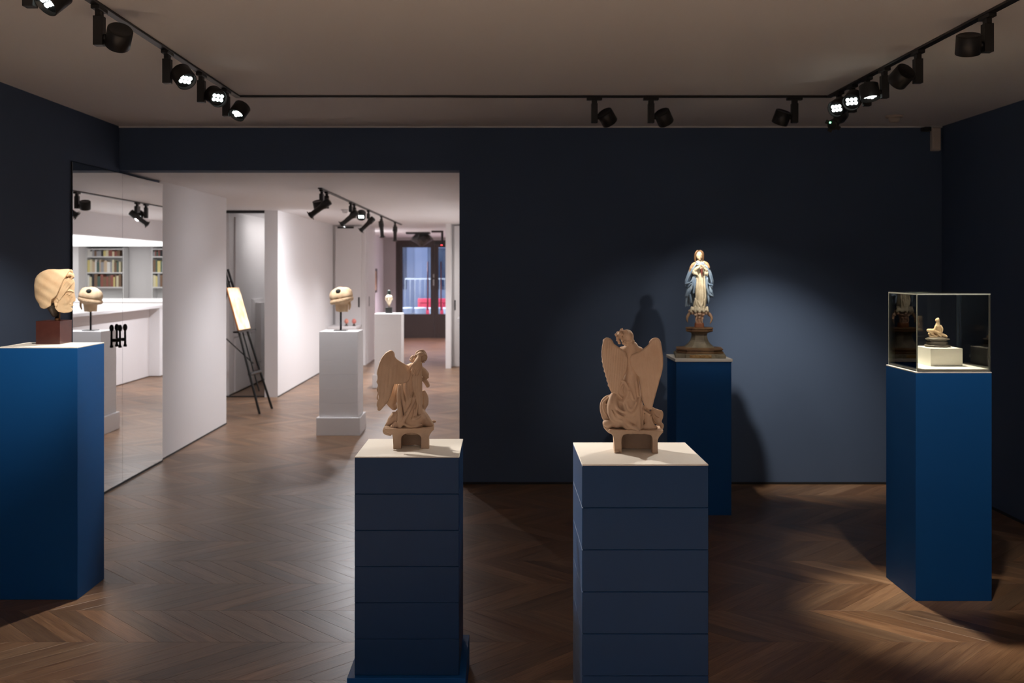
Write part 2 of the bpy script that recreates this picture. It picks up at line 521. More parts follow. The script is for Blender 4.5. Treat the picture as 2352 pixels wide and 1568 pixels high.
def bookcase(x0, x1, label):
    e = empty('bookcase', (x0, 19.32, 0))
    tag(e, label, 'bookcase')
    w = x1 - x0
    for z in (0.02, 0.62, 0.915, 1.205, 1.49, 1.80, 1.95):
        box('shelf', 0.018, w - 0.018, 0, 0.26, z - 0.022, z, M_PEDW, e)
    box('side_panel', 0, 0.018, 0, 0.28, 0, 1.97, M_PEDW, e)
    box('side_panel', w - 0.018, w, 0, 0.28, 0, 1.97, M_PEDW, e)
    box('back_panel', 0, w, 0.262, 0.278, 0, 1.97, M_PEDW, e)
    return e
bookcase(2.05, 2.785, 'white bookcase with rows of coloured books seen in the mirror')
bookcase(0.86, 1.50, 'narrow slice of white bookcase at the mirror edge')
BOOKC = [('cream', (0.72, 0.66, 0.46)), ('black', (0.03, 0.03, 0.035)), ('grey', (0.36, 0.36, 0.38)), ('beige', (0.62, 0.48, 0.33)),
         ('dark red', (0.30, 0.10, 0.08)), ('brown', (0.22, 0.13, 0.08)), ('white', (0.78, 0.76, 0.72)), ('dark green', (0.08, 0.13, 0.11)), ('yellow', (0.72, 0.62, 0.25))]
ORD = ['leftmost', 'second', 'third', 'fourth', 'fifth', 'sixth', 'seventh', 'eighth', 'ninth', 'tenth', 'eleventh', 'twelfth', 'thirteenth', 'fourteenth', 'fifteenth', 'sixteenth', 'seventeenth', 'eighteenth', 'nineteenth', 'twentieth', 'twenty-first', 'twenty-second']
def book(x, y, z, w, h, d, cname, col, label, grp):
    e = empty('book', (x, y, z))
    tag(e, label, 'book', grp)
    cm = mat('book_cloth_' + cname.replace(' ', '_'), col, 0.6)
    bm = bmesh.new()
    add_box(bm, 0, w, 0, 0.012, 0, h, 0.003)
    add_box(bm, 0, 0.003, 0.012, d, 0, h)
    add_box(bm, w - 0.003, w, 0.012, d, 0, h)
    link('cover', bm_mesh(bm, 'cover'), cm, e)
    box('pages', 0.003, w - 0.003, 0.012, d - 0.004, 0.003, h - 0.003, mat('book_pages', (0.8, 0.76, 0.66), 0.8), e)
rb = random.Random(5)
for xa, xb, nm in ((2.075, 2.762, 'the bigger bookcase'), (0.885, 1.475, 'the narrow bookcase')):
    for ri, z in enumerate((1.49, 1.205, 1.80)):
        row = ['second shelf', 'third shelf', 'top shelf'][ri]
        x = xb - 0.002
        i = 0
        while i < 22:
            w = rb.uniform(0.024, 0.062)
            if x - w < xa:
                break
            h = rb.uniform(0.19, 0.255) if ri < 2 else rb.uniform(0.09, 0.13)
            cn, cc = rb.choice(BOOKC)
            book(x - w, 19.325, z, w, h, rb.uniform(0.15, 0.21), cn, cc, '%s book, %s from left, %s of %s' % (cn, ORD[i], row, nm), 'books on the study shelves')
            x -= w + 0.001
            i += 1

# ------------------------------------------------------------------ street door and the dusk street
d4 = empty('door_4', (-2.36, 22.42, 0))
d4['kind'] = 'structure'
d4['label'] = 'dark brown double street door with tall glass panes'
def door_leaf(x0, x1):
    bm = bmesh.new()
    add_box(bm, x0, x0 + 0.085, 0, 0.06, 0.02, 2.12)
    add_box(bm, x1 - 0.085, x1, 0, 0.06, 0.02, 2.12)
    add_box(bm, x0 + 0.085, x1 - 0.085, 0, 0.06, 2.04, 2.12)
    add_box(bm, x0 + 0.085, x1 - 0.085, 0, 0.06, 0.44, 0.54)
    leaf = link('door_leaf', bm_mesh(bm, 'door_leaf'), M_DOORBR, d4)
    box('kick_panel', x0 + 0.085, x1 - 0.085, 0.01, 0.05, 0.02, 0.44, M_DOORBR, leaf)
    box('pane', x0 + 0.085, x1 - 0.085, 0.025, 0.033, 0.54, 2.04, M_GLASSD, leaf)
    return leaf
la = door_leaf(0.07, 0.868)
lb = door_leaf(0.872, 1.67)
for lf, x in ((la, 0.72), (lb, 1.02)):
    bm = bmesh.new()
    add_cyl(bm, (x, -0.045, 0.62), (x, -0.045, 1.72), 0.014, None, 12)
    for z in (0.68, 1.66):
        add_cyl(bm, (x, -0.045, z), (x, 0.0, z), 0.009, None, 10)
    link('pull_bar', bm_mesh(bm, 'pull_bar', True), mat('copper_pull', (0.30, 0.13, 0.11), 0.35, metal=0.6), lf)
box('lock_plate', 0.84, 0.862, -0.006, 0.0, 1.36, 1.44, M_STEEL, la)
box('lock_plate', 0.84, 0.862, -0.006, 0.0, 1.18, 1.32, M_STEEL, la)
bm = bmesh.new()
add_box(bm, 0.0, 0.07, -0.02, 0.10, 0, 2.20)
add_box(bm, 1.67, 1.74, -0.02, 0.10, 0, 2.20)
add_box(bm, 0.07, 1.67, -0.02, 0.10, 2.12, 2.20)
add_box(bm, 0.07, 1.67, 0.0, 0.10, 0.0, 0.02)
link('door_frame', bm_mesh(bm, 'door_frame'), M_DOORBR, d4)
for x in (0.60, 1.03):
    box('pilot_lamp', x - 0.018, x + 0.018, -0.03, -0.02, 2.085, 2.115, M_REDLED, d4, 0.004)

M_PAVE = mat('street_paving', (0.16, 0.16, 0.17), 0.7, noise=((0.2, 0.2, 0.21), 3, 4))
M_FAC = mat('pale_facade_stone', (0.36, 0.38, 0.44), 0.8, noise=((0.42, 0.44, 0.50), 1.2, 4))
M_FACD = mat('dark_shopfront', (0.08, 0.09, 0.12), 0.5)
M_FACW = mat('facade_window_glass', (0.03, 0.05, 0.09), 0.1)
joined('ground_street', [(-14, 10, 22.6, 40, -0.25, -0.06)], M_PAVE, 'street paving outside the glass door')
fb = empty('town_house', (-2.0, 33.0, -0.06))
tag(fb, 'pale stone town house across the street seen through the door', 'building')
box('facade_wall', -8, 8, 0, 0.5, 0, 9, M_FAC, fb)
for x in (-3.2, -0.62, 1.55, 3.6):
    box('pilaster', x - 0.22, x + 0.22, -0.22, 0, 0, 4.6, M_FAC, fb, 0.02)
for x in (-1.9, 0.47, 2.6):
    w = box('shop_window', x - 0.78, x + 0.78, -0.06, 0, 0.95, 3.2, M_FACD, fb, 0.01)
    for k in range(2):
        box('pane', x - 0.70 + k * 0.72, x - 0.02 + k * 0.72, -0.085, -0.06, 1.05, 3.1, M_FACW, w)
    box('sign_board', x - 0.6, x + 0.5, -0.16, -0.085, 2.30, 2.52, M_FAC, w, 0.01)
box('cornice', -8, 8, -0.35, 0, 3.5, 3.8, M_FAC, fb, 0.03)
# railing in front of the house
rl = empty('railing', (-2.9, 30.2, -0.06))
tag(rl, 'thin metal street railing in front of the stone house', 'railing')
box('top_rail', 0, 3.6, -0.02, 0.02, 1.30, 1.34, M_STEEL, rl)
box('bottom_rail', 0, 3.6, -0.02, 0.02, 0.25, 0.29, M_STEEL, rl)
for i in range(25):
    box('baluster', i * 0.15 - 0.008 + 0.0, i * 0.15 + 0.008, -0.008, 0.008, 0.29 if 0 < i < 24 else 0.0, 1.30, M_STEEL, rl)
M_RED = mat('red_barrier_plastic', (0.75, 0.06, 0.09), 0.4)
def barrier(x, y, label):
    e = empty('road_barrier', (x, y, -0.06))
    tag(e, label, 'barrier', 'red street barriers')
    bm = bmesh.new()
    add_box(bm, 0, 1.0, -0.03, 0.03, 0.72, 0.84, 0.012)
    add_box(bm, 0, 1.0, -0.03, 0.03, 0.40, 0.52, 0.012)
    add_box(bm, 0.02, 0.98, -0.012, 0.012, 0.52, 0.72)
    for a in (0.03, 0.33, 0.64, 0.94):
        add_box(bm, a - 0.03, a + 0.03, -0.025, 0.025, 0.52, 0.72)
    link('barrier_panel', bm_mesh(bm, 'barrier_panel'), M_RED, e)
    for a in (0.12, 0.88):
        box('foot', a - 0.05, a + 0.05, -0.28, 0.28, 0, 0.06, M_FACD, e, 0.01)
        box('post', a - 0.025, a + 0.025, -0.02, 0.02, 0.06, 0.40, M_RED, e)
barrier(-2.18, 26.2, 'red plastic road barrier behind the left door pane')
barrier(-1.10, 26.3, 'red plastic road barrier behind the right door pane')
M_LITW = mat('white_lit_planter', (0.85, 0.88, 0.9), 0.5)
for i, lb_ in enumerate(('leftmost', 'second', 'third', 'fourth', 'fifth', 'sixth')):
    e = empty('street_planter', (-2.75 + i * 0.36, 25.2, -0.06))
    tag(e, 'white street planter outside the door, %s of six' % lb_, 'planter', 'white planters outside the door')
    bm = bmesh.new()
    add_lathe(bm, [(0.08, 0), (0.12, 0.02), (0.145, 0.60), (0.155, 0.61), (0.155, 0.64), (0.13, 0.64), (0.125, 0.58)], 16)
    link('pot', bm_mesh(bm, 'pot', True), M_LITW, e)
    lathe('soil', [(0.124, 0.56), (0.124, 0.59)], M_STONE_AND_SHADE, e, 16)
# unseen street lamp added to light the planters and barriers
sl = empty('street_fill_lamp', (-3.6, 24.6, -0.06))
tag(sl, 'unseen street lamp added left of the door to light the planters', 'lamp')
lathe('pole', [(0.06, 0), (0.05, 0.1), (0.03, 0.3), (0.025, 2.7)], M_BLACK, sl, 16)
lathe('lantern', [(0.04, 2.7), (0.12, 2.76), (0.14, 3.0), (0.03, 3.1)], mat('lantern_glow', (1, 1, 1), 0.4, emit=((0.9, 0.95, 1.0), 6.0)), sl, 16)
_ld = bpy.data.lights.new('street_fill_light', 'POINT'); _ld.energy = 320; _ld.color = (0.85, 0.92, 1.0); _ld.shadow_soft_size = 0.15
_lo = bpy.data.objects.new('street_fill_light', _ld); COL.objects.link(_lo); _lo.parent = sl; _lo.location = (0.25, 0, 2.6)
# ------------------------------------------------------------------ sculpting: blended solids turned into one continuous mesh
class Clay:
    def __init__(self, lo, hi, h):
        self.lo = np.array(lo, np.float32); self.h = h
        self.n = [int(math.ceil((hi[i] - lo[i]) / h)) + 1 for i in range(3)]
        self.ax = [(self.lo[i] + h * np.arange(self.n[i])).astype(np.float32) for i in range(3)]
        self.F = np.full(self.n, 1e3, np.float32)
    def _sl(self, lo, hi, pad):
        s = []
        for i in range(3):
            a = int(math.floor((lo[i] - pad - self.lo[i]) / self.h)); b = int(math.ceil((hi[i] + pad - self.lo[i]) / self.h)) + 1
            s.append(slice(max(0, a), min(self.n[i], max(b, 0))))
        return tuple(s)
    def _xyz(self, s):
        return self.ax[0][s[0]][:, None, None], self.ax[1][s[1]][None, :, None], self.ax[2][s[2]][None, None, :]
    def put(self, s, d, k, cut=False):
        f = self.F[s]
        if f.size == 0:
            return
        if cut:
            f, d = -f, d
        if k > 0:
            hh = np.maximum(k - np.abs(f - d), 0) / k
            r = np.minimum(f, d) - hh * hh * k * 0.25
        else:
            r = np.minimum(f, d)
        self.F[s] = -r if cut else r
    def ell(self, c, r, k=2.0, rot=None, cut=False):
        R = max(r)
        s = self._sl([c[i] - R for i in range(3)], [c[i] + R for i in range(3)], k + 2 * self.h)
        X, Y, Z = self._xyz(s)
        X, Y, Z = X - c[0], Y - c[1], Z - c[2]
        if rot is not None:
            m = np.array(Euler([math.radians(a) for a in rot]).to_matrix().transposed(), dtype=np.float32)
            X, Y, Z = (m[i][0] * X + m[i][1] * Y + m[i][2] * Z for i in range(3))
        k0 = np.sqrt((X / r[0]) ** 2 + (Y / r[1]) ** 2 + (Z / r[2]) ** 2)
        k1 = np.sqrt((X / r[0] ** 2) ** 2 + (Y / r[1] ** 2) ** 2 + (Z / r[2] ** 2) ** 2) + 1e-6
        self.put(s, (k0 * (k0 - 1) / k1).astype(np.float32), k, cut)
    def tube(self, pts, rad, k=2.0, cut=False, sub=4, flat=None):
        """smooth tapering worm through pts; flat = (axis index, factor) squashes it along an axis"""
        P = np.array(pts, np.float32)
        if np.isscalar(rad):
            rad = [rad] * len(P)
        Rr = np.array(rad, np.float32)
        if len(P) > 2:
            if float(Rr.max()) > 9 and sub < 12:
                sub = 12
            Q, S = [], []
            for i in range(len(P) - 1):
                p0, p1, p2, p3 = P[max(i - 1, 0)], P[i], P[i + 1], P[min(i + 2, len(P) - 1)]
                for j in range(sub):
                    t = j / sub
                    Q.append(0.5 * ((2 * p1) + (-p0 + p2) * t + (2 * p0 - 5 * p1 + 4 * p2 - p3) * t * t + (-p0 + 3 * p1 - 3 * p2 + p3) * t ** 3))
                    S.append(Rr[i] * (1 - t) + Rr[i + 1] * t)
            Q.append(P[-1]); S.append(Rr[-1])
            P, Rr = np.array(Q, np.float32), np.array(S, np.float32)
        mr = float(Rr.max())
        s = self._sl(P.min(0) - mr, P.max(0) + mr, k + 2 * self.h)
        X, Y, Z = self._xyz(s)
        D = None
        for a, b, ra, rb in zip(P[:-1], P[1:], Rr[:-1], Rr[1:]):
            ba = b - a
            L2 = float((ba * ba).sum()) + 1e-9
            px, py, pz = X - a[0], Y - a[1], Z - a[2]
            t = np.clip((px * ba[0] + py * ba[1] + pz * ba[2]) / L2, 0, 1)
            dx, dy, dz = px - t * ba[0], py - t * ba[1], pz - t * ba[2]
            if flat:
                if flat[0] == 1:
                    dy = dy * flat[1]
                elif flat[0] == 0:
                    dx = dx * flat[1]
            d = np.sqrt(dx * dx + dy * dy + dz * dz) - (ra + (rb - ra) * t)
            D = d if D is None else np.minimum(D, d)
        self.put(s, D.astype(np.float32), k, cut)
    def sheet(self, poly, yc, th, k=1.5, r=0.8, cut=False):
        """outline in the x-z plane given thickness: yc(X,Z) mid depth, th(X,Z) half thickness"""
        P = np.array(poly, np.float32)
        lo2, hi2 = P.min(0), P.max(0)
        gx, gz = np.meshgrid(np.linspace(lo2[0], hi2[0], 12), np.linspace(lo2[1], hi2[1], 12))
        ycv = np.array(yc(gx, gz)) * np.ones_like(gx); thv = np.array(th(gx, gz)) * np.ones_like(gx)
        s = self._sl((lo2[0], float((ycv - thv).min()), lo2[1]), (hi2[0], float((ycv + thv).max()), hi2[1]), k + 3 * self.h)
        x = self.ax[0][s[0]][:, None]; z = self.ax[2][s[2]][None, :]
        d = np.full((x.shape[0], z.shape[1]), 1e9, np.float32)
        sg = np.ones_like(d)
        n = len(P)
        for i in range(n):
            a, b = P[i], P[i - 1]
            ex, ez = b - a
            wx, wz = x - a[0], z - a[1]
            t = np.clip((wx * ex + wz * ez) / (ex * ex + ez * ez + 1e-9), 0, 1)
            d = np.minimum(d, (wx - ex * t) ** 2 + (wz - ez * t) ** 2)
            c1, c2, c3 = z >= a[1], z < b[1], (ex * wz) > (ez * wx)
            flip = (c1 & c2 & c3) | (~c1 & ~c2 & ~c3)
            sg = np.where(flip, -sg, sg)
        d2 = (sg * np.sqrt(d) + r)[:, None, :]
        X, Y, Z = self._xyz(s)
        q = np.abs(Y - np.asarray(yc(X, Z))) - np.asarray(th(X, Z)) + r
        D = np.minimum(np.maximum(d2, q), 0) + np.sqrt(np.maximum(d2, 0) ** 2 + np.maximum(q, 0) ** 2) - r
        self.put(s, D.astype(np.float32), k, cut)
    def blk(self, lo, hi, k=1.0, r=0.6, cut=False):
        s = self._sl(lo, hi, k + 2 * self.h)
        X, Y, Z = self._xyz(s)
        c = [(lo[i] + hi[i]) / 2 for i in range(3)]; e = [(hi[i] - lo[i]) / 2 - r for i in range(3)]
        qx, qy, qz = np.abs(X - c[0]) - e[0], np.abs(Y - c[1]) - e[1], np.abs(Z - c[2]) - e[2]
        D = np.sqrt(np.maximum(qx, 0) ** 2 + np.maximum(qy, 0) ** 2 + np.maximum(qz, 0) ** 2) + np.minimum(np.maximum(np.maximum(qx, qy), qz), 0) - r
        self.put(s, D.astype(np.float32), k, cut)
    def rough(self, amp, freq, seed=1):
        """hand-modelled unevenness: a few sine waves across the surface"""
        rg = np.random.RandomState(seed)
        X, Y, Z = self._xyz((slice(None),) * 3)
        near = np.abs(self.F) < 6
        acc = np.zeros_like(self.F)
        for i in range(5):
            w = rg.normal(size=3) * freq; p = rg.uniform(0, 6.28)
            acc += np.sin(w[0] * X + w[1] * Y + w[2] * Z + p)
        self.F = np.where(near, self.F + amp * acc * 0.4, self.F).astype(np.float32)
    def mesh(self, name, scale, origin, smooth=1):
        """surface nets"""
        F = self.F
        F = np.pad(F, 1, constant_values=1e3)
        lo = self.lo - self.h
        S = F < 0
        n = [d - 1 for d in F.shape]
        cnt = np.zeros(n, np.uint8)
        for dx in (0, 1):
            for dy in (0, 1):
                for dz in (0, 1):
                    cnt += S[dx:dx + n[0], dy:dy + n[1], dz:dz + n[2]]
        act = (cnt > 0) & (cnt < 8)
        idx = np.argwhere(act)
        vid = np.full(n, -1, np.int64)
        vid[act] = np.arange(len(idx))
        acc = np.zeros((len(idx), 3), np.float64); num = np.zeros(len(idx))
        cor = [(a, b, c) for a in (0, 1) for b in (0, 1) for c in (0, 1)]
        vals = {c: np.clip(F[idx[:, 0] + c[0], idx[:, 1] + c[1], idx[:, 2] + c[2]], -4, 4) for c in cor}
        for c in cor:
            for axx in range(3):
                if c[axx] == 0:
                    e = list(c); e[axx] = 1; e = tuple(e)
                    va, vb = vals[c], vals[e]
                    m = (va < 0) != (vb < 0)
                    t = np.where(m, va / np.where(m, va - vb, 1), 0)
                    p = np.zeros((len(idx), 3)); p += np.array(c); p[:, axx] += t
                    acc[m] += p[m]; num[m] += 1
        V = idx + acc / num[:, None]
        V = V * self.h + lo
        Q = []
        for axx in range(3):
            o1, o2 = (axx + 1) % 3, (axx + 2) % 3
            a = [slice(None)] * 3; b = [slice(None)] * 3
            a[axx] = slice(0, -1); b[axx] = slice(1, None)
            A, B = S[tuple(a)], S[tuple(b)]
            for flip, msk in ((False, A & ~B), (True, B & ~A)):
                e = np.argwhere(msk)
                e = e[(e[:, o1] > 0) & (e[:, o2] > 0) & (e[:, o1] < n[o1]) & (e[:, o2] < n[o2]) & (e[:, axx] < n[axx])]
                if len(e) == 0:
                    continue
                q = []
                for d1, d2 in ((-1, -1), (0, -1), (0, 0), (-1, 0)):
                    f = e.copy(); f[:, o1] += d1; f[:, o2] += d2
                    q.append(vid[f[:, 0], f[:, 1], f[:, 2]])
                q = np.stack(q, 1)
                if flip:
                    q = q[:, ::-1]
                Q.append(q)
        Q = np.concatenate(Q)
        Q = Q[(Q >= 0).all(1)]
        for _ in range(smooth):
            sm = np.zeros_like(V); ct = np.zeros(len(V))
            for i in range(4):
                a, b = Q[:, i], Q[:, (i + 1) % 4]
                for kx in range(3):
                    sm[:, kx] += np.bincount(a, V[b, kx], len(V)) + np.bincount(b, V[a, kx], len(V))
                ct += np.bincount(a, minlength=len(V)) + np.bincount(b, minlength=len(V))
            ok = ct > 0
            V[ok] = 0.5 * V[ok] + 0.5 * sm[ok] / ct[ok][:, None]
        V = (V - np.array(origin)) * scale
        me = bpy.data.meshes.new(name)
        me.vertices.add(len(V)); me.vertices.foreach_set('co', V.astype(np.float32).ravel())
        me.loops.add(len(Q) * 4); me.loops.foreach_set('vertex_index', Q.astype(np.int32).ravel())
        me.polygons.add(len(Q))
        me.polygons.foreach_set('loop_start', np.arange(0, len(Q) * 4, 4, dtype=np.int32))
        me.polygons.foreach_set('use_smooth', np.ones(len(Q), bool))
        me.update(calc_edges=True)
        me.validate()
        return me

# Every sculpture is drawn in its own millimetre-like units u: x to the right, y away from the viewer, z up, z = 0 at its foot.
def wing(cl, poly, y_in, y_out, xin, xout, th, feathers, k=1.2):
    """a wing blade bending from its root depth y_in (at x = xin) to y_out at its outer edge, ribbed with feather lines"""
    def yc(X, Z):
        t = np.clip((X - xin) / (xout - xin), -0.3, 1.2)
        return y_in + (y_out - y_in) * (1.6 * t - 0.6 * t * t)
    def thf(X, Z):
        t = np.clip((X - xin) / (xout - xin), 0, 1.1)
        return th * (1.0 - 0.25 * t) + 0.34 * np.sin(feathers * (t + 0.0012 * Z)) * (0.4 + 0.6 * t)
    cl.sheet(poly, yc, thf, k, 4.0)

def arch_plinth(cl, xl, xr, zt, depth, lx, rx, ax0, ax1, az, yo, sq=0.8):
    """the bench-like clay foot: a flaring slab on two piers with an arched hollow between"""
    cl.sheet([(lx, 0), (rx, 0), (rx - 0.5, zt * 0.55), (rx + 2, zt * 0.70), (xr - 3, zt * 0.86), (xr, zt * 0.90), (xr, zt), (xl, zt), (xl, zt * 0.90), (xl + 3, zt * 0.86), (lx - 2, zt * 0.68), (lx - 0.5, zt * 0.5)],
             lambda X, Z: yo + 0 * X, lambda X, Z: depth * (0.86 + 0.14 * np.clip((Z / zt - 0.6) / 0.4, 0, 1)) + 0 * X, 0.5, 1.0)
    w = (ax1 - ax0) / 2; c = (ax0 + ax1) / 2
    pts = [(ax0, -3)] + [(c - w * math.cos(a) ** sq if math.cos(a) >= 0 else c + w * (-math.cos(a)) ** sq, az * 0.52 + az * 0.48 * max(math.sin(a), 0.0) ** sq) for a in [math.pi * i / 16 for i in range(17)]] + [(ax1, -3)]
    cl.sheet(pts, lambda X, Z: yo - depth * 0.25 + 0 * X, lambda X, Z: depth * 0.98 + 0 * X, 0.6, 0.3, cut=True)

# ---------------------------------------------------------------- angel with one broad wing, seen from behind (stands on the six-block pedestal)
def angel_side(root):
    S = 1 / 612.0
    def P(px, py, y=0.0):
        return (px - 945.0, y, 1030.0 - py)
    def P2(px, py):
        return (px - 945.0, 1030.0 - py)
    lo, hi = (-82, -46, -2), (60, 50, 228)
    H = 1.0
    # figure
    c = Clay((-65, -46, 30), (60, 50, 228), H)
    c.tube([P(946, 852, 6), P(944, 870, 8), P(942, 900, 8), P(944, 950, 6), P(946, 980, 4)], [13.5, 17, 19.5, 22.5, 25.5], 3)           # trunk and robe
    c.ell(P(944, 853, 5), (17, 12, 11), 6)                                                                                   # shoulders
    c.tube([P(928, 850, 2), P(921, 868, 14), P(917, 885, 26)], [8, 7, 6], 4)                                                   # left upper arm, forward
    c.ell(P(900, 918, 20), (15, 17, 19), 4, (0, 24, 0))                                                                       # billowing cloth before the knee
    c.tube([P(908, 884, 16), P(903, 905, 16), P(894, 926, 18), P(904, 940, 18)], [4, 8, 9, 8], 4)
    c.tube([P(912, 886, 6), P(909, 900, 4), P(906, 915, 6)], [2.4, 3, 2], 1.5)
    c.tube([P(958, 850, 8), P(969, 858, 14), P(976, 866, 18)], [10, 9, 8], 4)                                                   # right arm and sleeve
    c.tube([P(968, 876, 16), P(975, 874, 16), P(981, 872, 16)], [4.5, 4.6, 3.0], 1.5)
    c.tube([P(972, 876, 18), P(978, 885, 20), P(981, 892, 22)], [5.5, 5.6, 4.6], 1.5)
    c.tube([P(972, 906, 12), P(976, 918, 12), P(975, 932, 12), P(969, 945, 10)], [5, 7, 8, 6], 3)                               # raised right knee behind
    c.tube([P(973, 908, 4), P(974, 920, 2), P(972, 935, 4)], [1.6, 2.2, 1.2], 1.0)
    c.tube([P(952, 950, 6), P(968, 962, 4), P(982, 976, 4), P(990, 982, 6)], [18, 15, 10, 6], 5)                                # skirt flaring right
    c.tube([P(986, 978, 8), P(993, 974, 10), P(998, 973.5, 11)], [4, 3.6, 2.6], 2)
    c.tube([P(938, 965, -6), P(950, 972, -10), P(966, 964, -8)], [11, 13, 9], 4)                                                # bulge of cloth over the heel
    c.tube([P(905, 956, 2), P(899, 966, -4), P(892, 978, -2)], [7, 8, 6], 3)                                                    # left rocks of cloth
    c.tube([P(913, 950, 0), P(911, 962, -4), P(909, 978, -4)], [5, 6, 7], 2)
    c.tube([P(898, 966, -8), P(891, 974, -8), P(886, 982, -4)], [2.6, 3.2, 3.0], 1.2)
    c.tube([P(908, 972, -12), P(904, 978, -14), P(903, 983, -14)], [3.4, 3.8, 3.2], 1.2)
    c.tube([P(914, 972, -14), P(910, 980, -16), P(908, 984, -15)], [2.4, 2.6, 2.4], 1.0)
    # hanging folds over the back of the robe
    c.tube([P(917, 888, -6), P(916, 910, -10), P(918, 935, -13), P(920, 958, -15), P(918, 978, -17)], [3, 4.5, 5.5, 6.2, 5.5], 3.6)
    c.tube([P(924, 876, -7), P(924, 900, -10), P(928, 930, -12), P(930, 954, -14)], [2, 3.2, 3.4, 1.8], 2.8)
    c.tube([P(931, 872, -8), P(932, 900, -11), P(935, 925, -13), P(932, 955, -15)], [1.6, 2.8, 2.6, 1.6], 2.6)
    c.tube([P(939, 878, -8), P(938, 900, -11), P(940, 918, -13), P(936, 945, -15)], [1.4, 2.4, 2.4, 1.4], 2.6)
    c.tube([P(956, 912, -13), P(947, 930, -16), P(937, 948, -18), P(927, 966, -19), P(919, 982, -18)], [2.2, 3.6, 4.4, 5.0, 3.4], 3.1)
    c.tube([P(947, 905, -13), P(945, 913, -15), P(949, 920, -15)], [1.2, 1.8, 1.0], 2.0)
    c.tube([P(952, 904, -14), P(950, 914, -16), P(946, 924, -15)], [1.2, 1.7, 1.0], 2.0)
    c.tube([P(952, 940, -17), P(950, 955, -18), P(946, 962, -17)], [1.6, 2.4, 1.4], 2.3)
    c.tube([P(960, 925, -14), P(957, 945, -17), P(955, 958, -17)], [2.0, 3.0, 2.0], 2.6)
    c.tube([P(948, 962, -20), P(958, 960, -20), P(966, 955, -16)], [2.6, 3.2, 2.4], 2.8)
    c.tube([P(925, 972, -18), P(945, 980, -22), P(968, 976, -16)], [3.0, 3.0, 2.0], 3.6)
    for a, b, d in (((921, 905, -19), (930, 952, -22), 1.6), ((928, 885, -13), (933, 945, -19), 1.1), ((951, 925, -23), (946, 948, -24), 1.5), ((967, 955, -22), (968, 968, -20), 1.4), ((943, 955, -24), (949, 961, -25), 1.8)):
        c.tube([P(*a), P(*b)], [d * 0.9, d * 1.7], 1.4, cut=True)
    c.tube([P(940, 872, -14), P(943, 877, -15), P(946, 880, -14)], [1.0, 1.8, 0.6], 1.0, cut=True)
    # neck, head turned away to the right
    c.tube([P(958, 846, 6), P(963, 836, 8), P(966, 828, 8)], [8, 6.5, 7], 3)
    c.ell(P(968, 824, 9), (10.5, 12.5, 13.5), 2)
    c.ell(P(972, 828, 18), (4.5, 5, 7), 2.5); c.tube([P(973.5, 824, 22.5), P(974.5, 829, 24.5)], [1.4, 1.9], 1.2)               # face, nose
    c.tube([P(971, 834, 21), P(975, 834, 21)], 0.9, 0.7); c.ell(P(972, 837.5, 20), (2.6, 2.6, 2.2), 1.4)
    for ex in (970, 976):
        c.ell(P(ex, 824.5, 21), (1.7, 1.5, 1.1), 0.6, cut=True)
    c.rough(0.18, 0.2, 3)
    link('figure', c.mesh('figure', S, (0, 0, 0)), M_TERRA, root)
    # hair: rolls on the crown and the long tail falling over the back
    c = Clay((-15, -40, 165), (40, 26, 228), 0.7)
    for i in range(7):
        t = i / 6
        c.tube([P(951 + 6 * t, 830 - 3 * t, 2 + 3 * t), P(957 + 6 * t, 815 - 2 * t, 2 + 4 * t), P(970 + 3 * t, 810.5 + 4 * t, 4 + 4 * t), P(977 + 1.5 * t, 820 + 5 * t, 8 + 3 * t), P(977, 830 + 3 * t, 12)], [2.0, 3.0, 2.6, 2.2, 1.2], 0.9)
    for i in range(10):
        t = i / 9
        c.tube([P(955 + 22 * t, 820 - 9 * math.sin(math.pi * min(1, t + 0.1)), 6), P(956 + 19 * t, 819 - 4 * math.sin(math.pi * t), -2.5 - 2 * math.sin(math.pi * t)), P(960.5 + 7 * t, 822, -6.5)], [1.5, 1.7, 1.3], 0.25)
        c.tube([P(972 + 4 * t, 813 + 6 * t, 1 + 8 * t), P(977 + 1.5 * math.sin(i), 822 + 4 * t, 4 + 8 * t), P(975.5, 832 + 3 * t, 4 + 8 * t)], [1.3, 1.6, 1.0], 0.25)
    c.ell(P(948, 829, 1), (5, 4, 4.5), 0.8)
    c.tube([P(943, 828, 4), P(948, 824, 2), P(953, 828, 0)], [2.6, 3.2, 2.4], 0.7)
    c.tube([P(942, 832, 2), P(947, 834, -1), P(953, 832, -2)], [2.4, 3.2, 2.6], 0.7)
    for i in range(13):
        t = i / 12
        c.tube([P(960 + 6 * t, 819.5 + 0.6 * t, -6), P(955 + 10 * t, 829, -13 - 3 * math.sin(3.14 * t)), P(947 + 17 * t, 841 + 4 * t, -18 - 3 * math.sin(3.14 * t)), P(937 + 26 * t, 855 + 9 * t + 2.5 * math.sin(i * 2.4), -18.5 + 1.0 * math.sin(i * 2.4))],
               [1.3, 1.35, 1.45, 0.7], 0.15)
    c.tube([P(963, 821, -4), P(960, 830, -10), P(956, 842, -14), P(951, 857, -15)], [4, 6, 8, 7], 0.5, flat=(1, 1.6))
    c.tube([P(966, 838, -14), P(962, 852, -19), P(956, 866, -19), P(957, 872, -17)], [2.2, 3.0, 2.8, 1.0], 0.8)
    c.tube([P(967, 836, -12), P(967, 850, -18), P(963, 866, -18), P(961, 874, -16)], [2.0, 2.6, 2.4, 0.9], 0.8)
    link('hair', c.mesh('hair', S, (0, 0, 0)), M_TERRA, root)
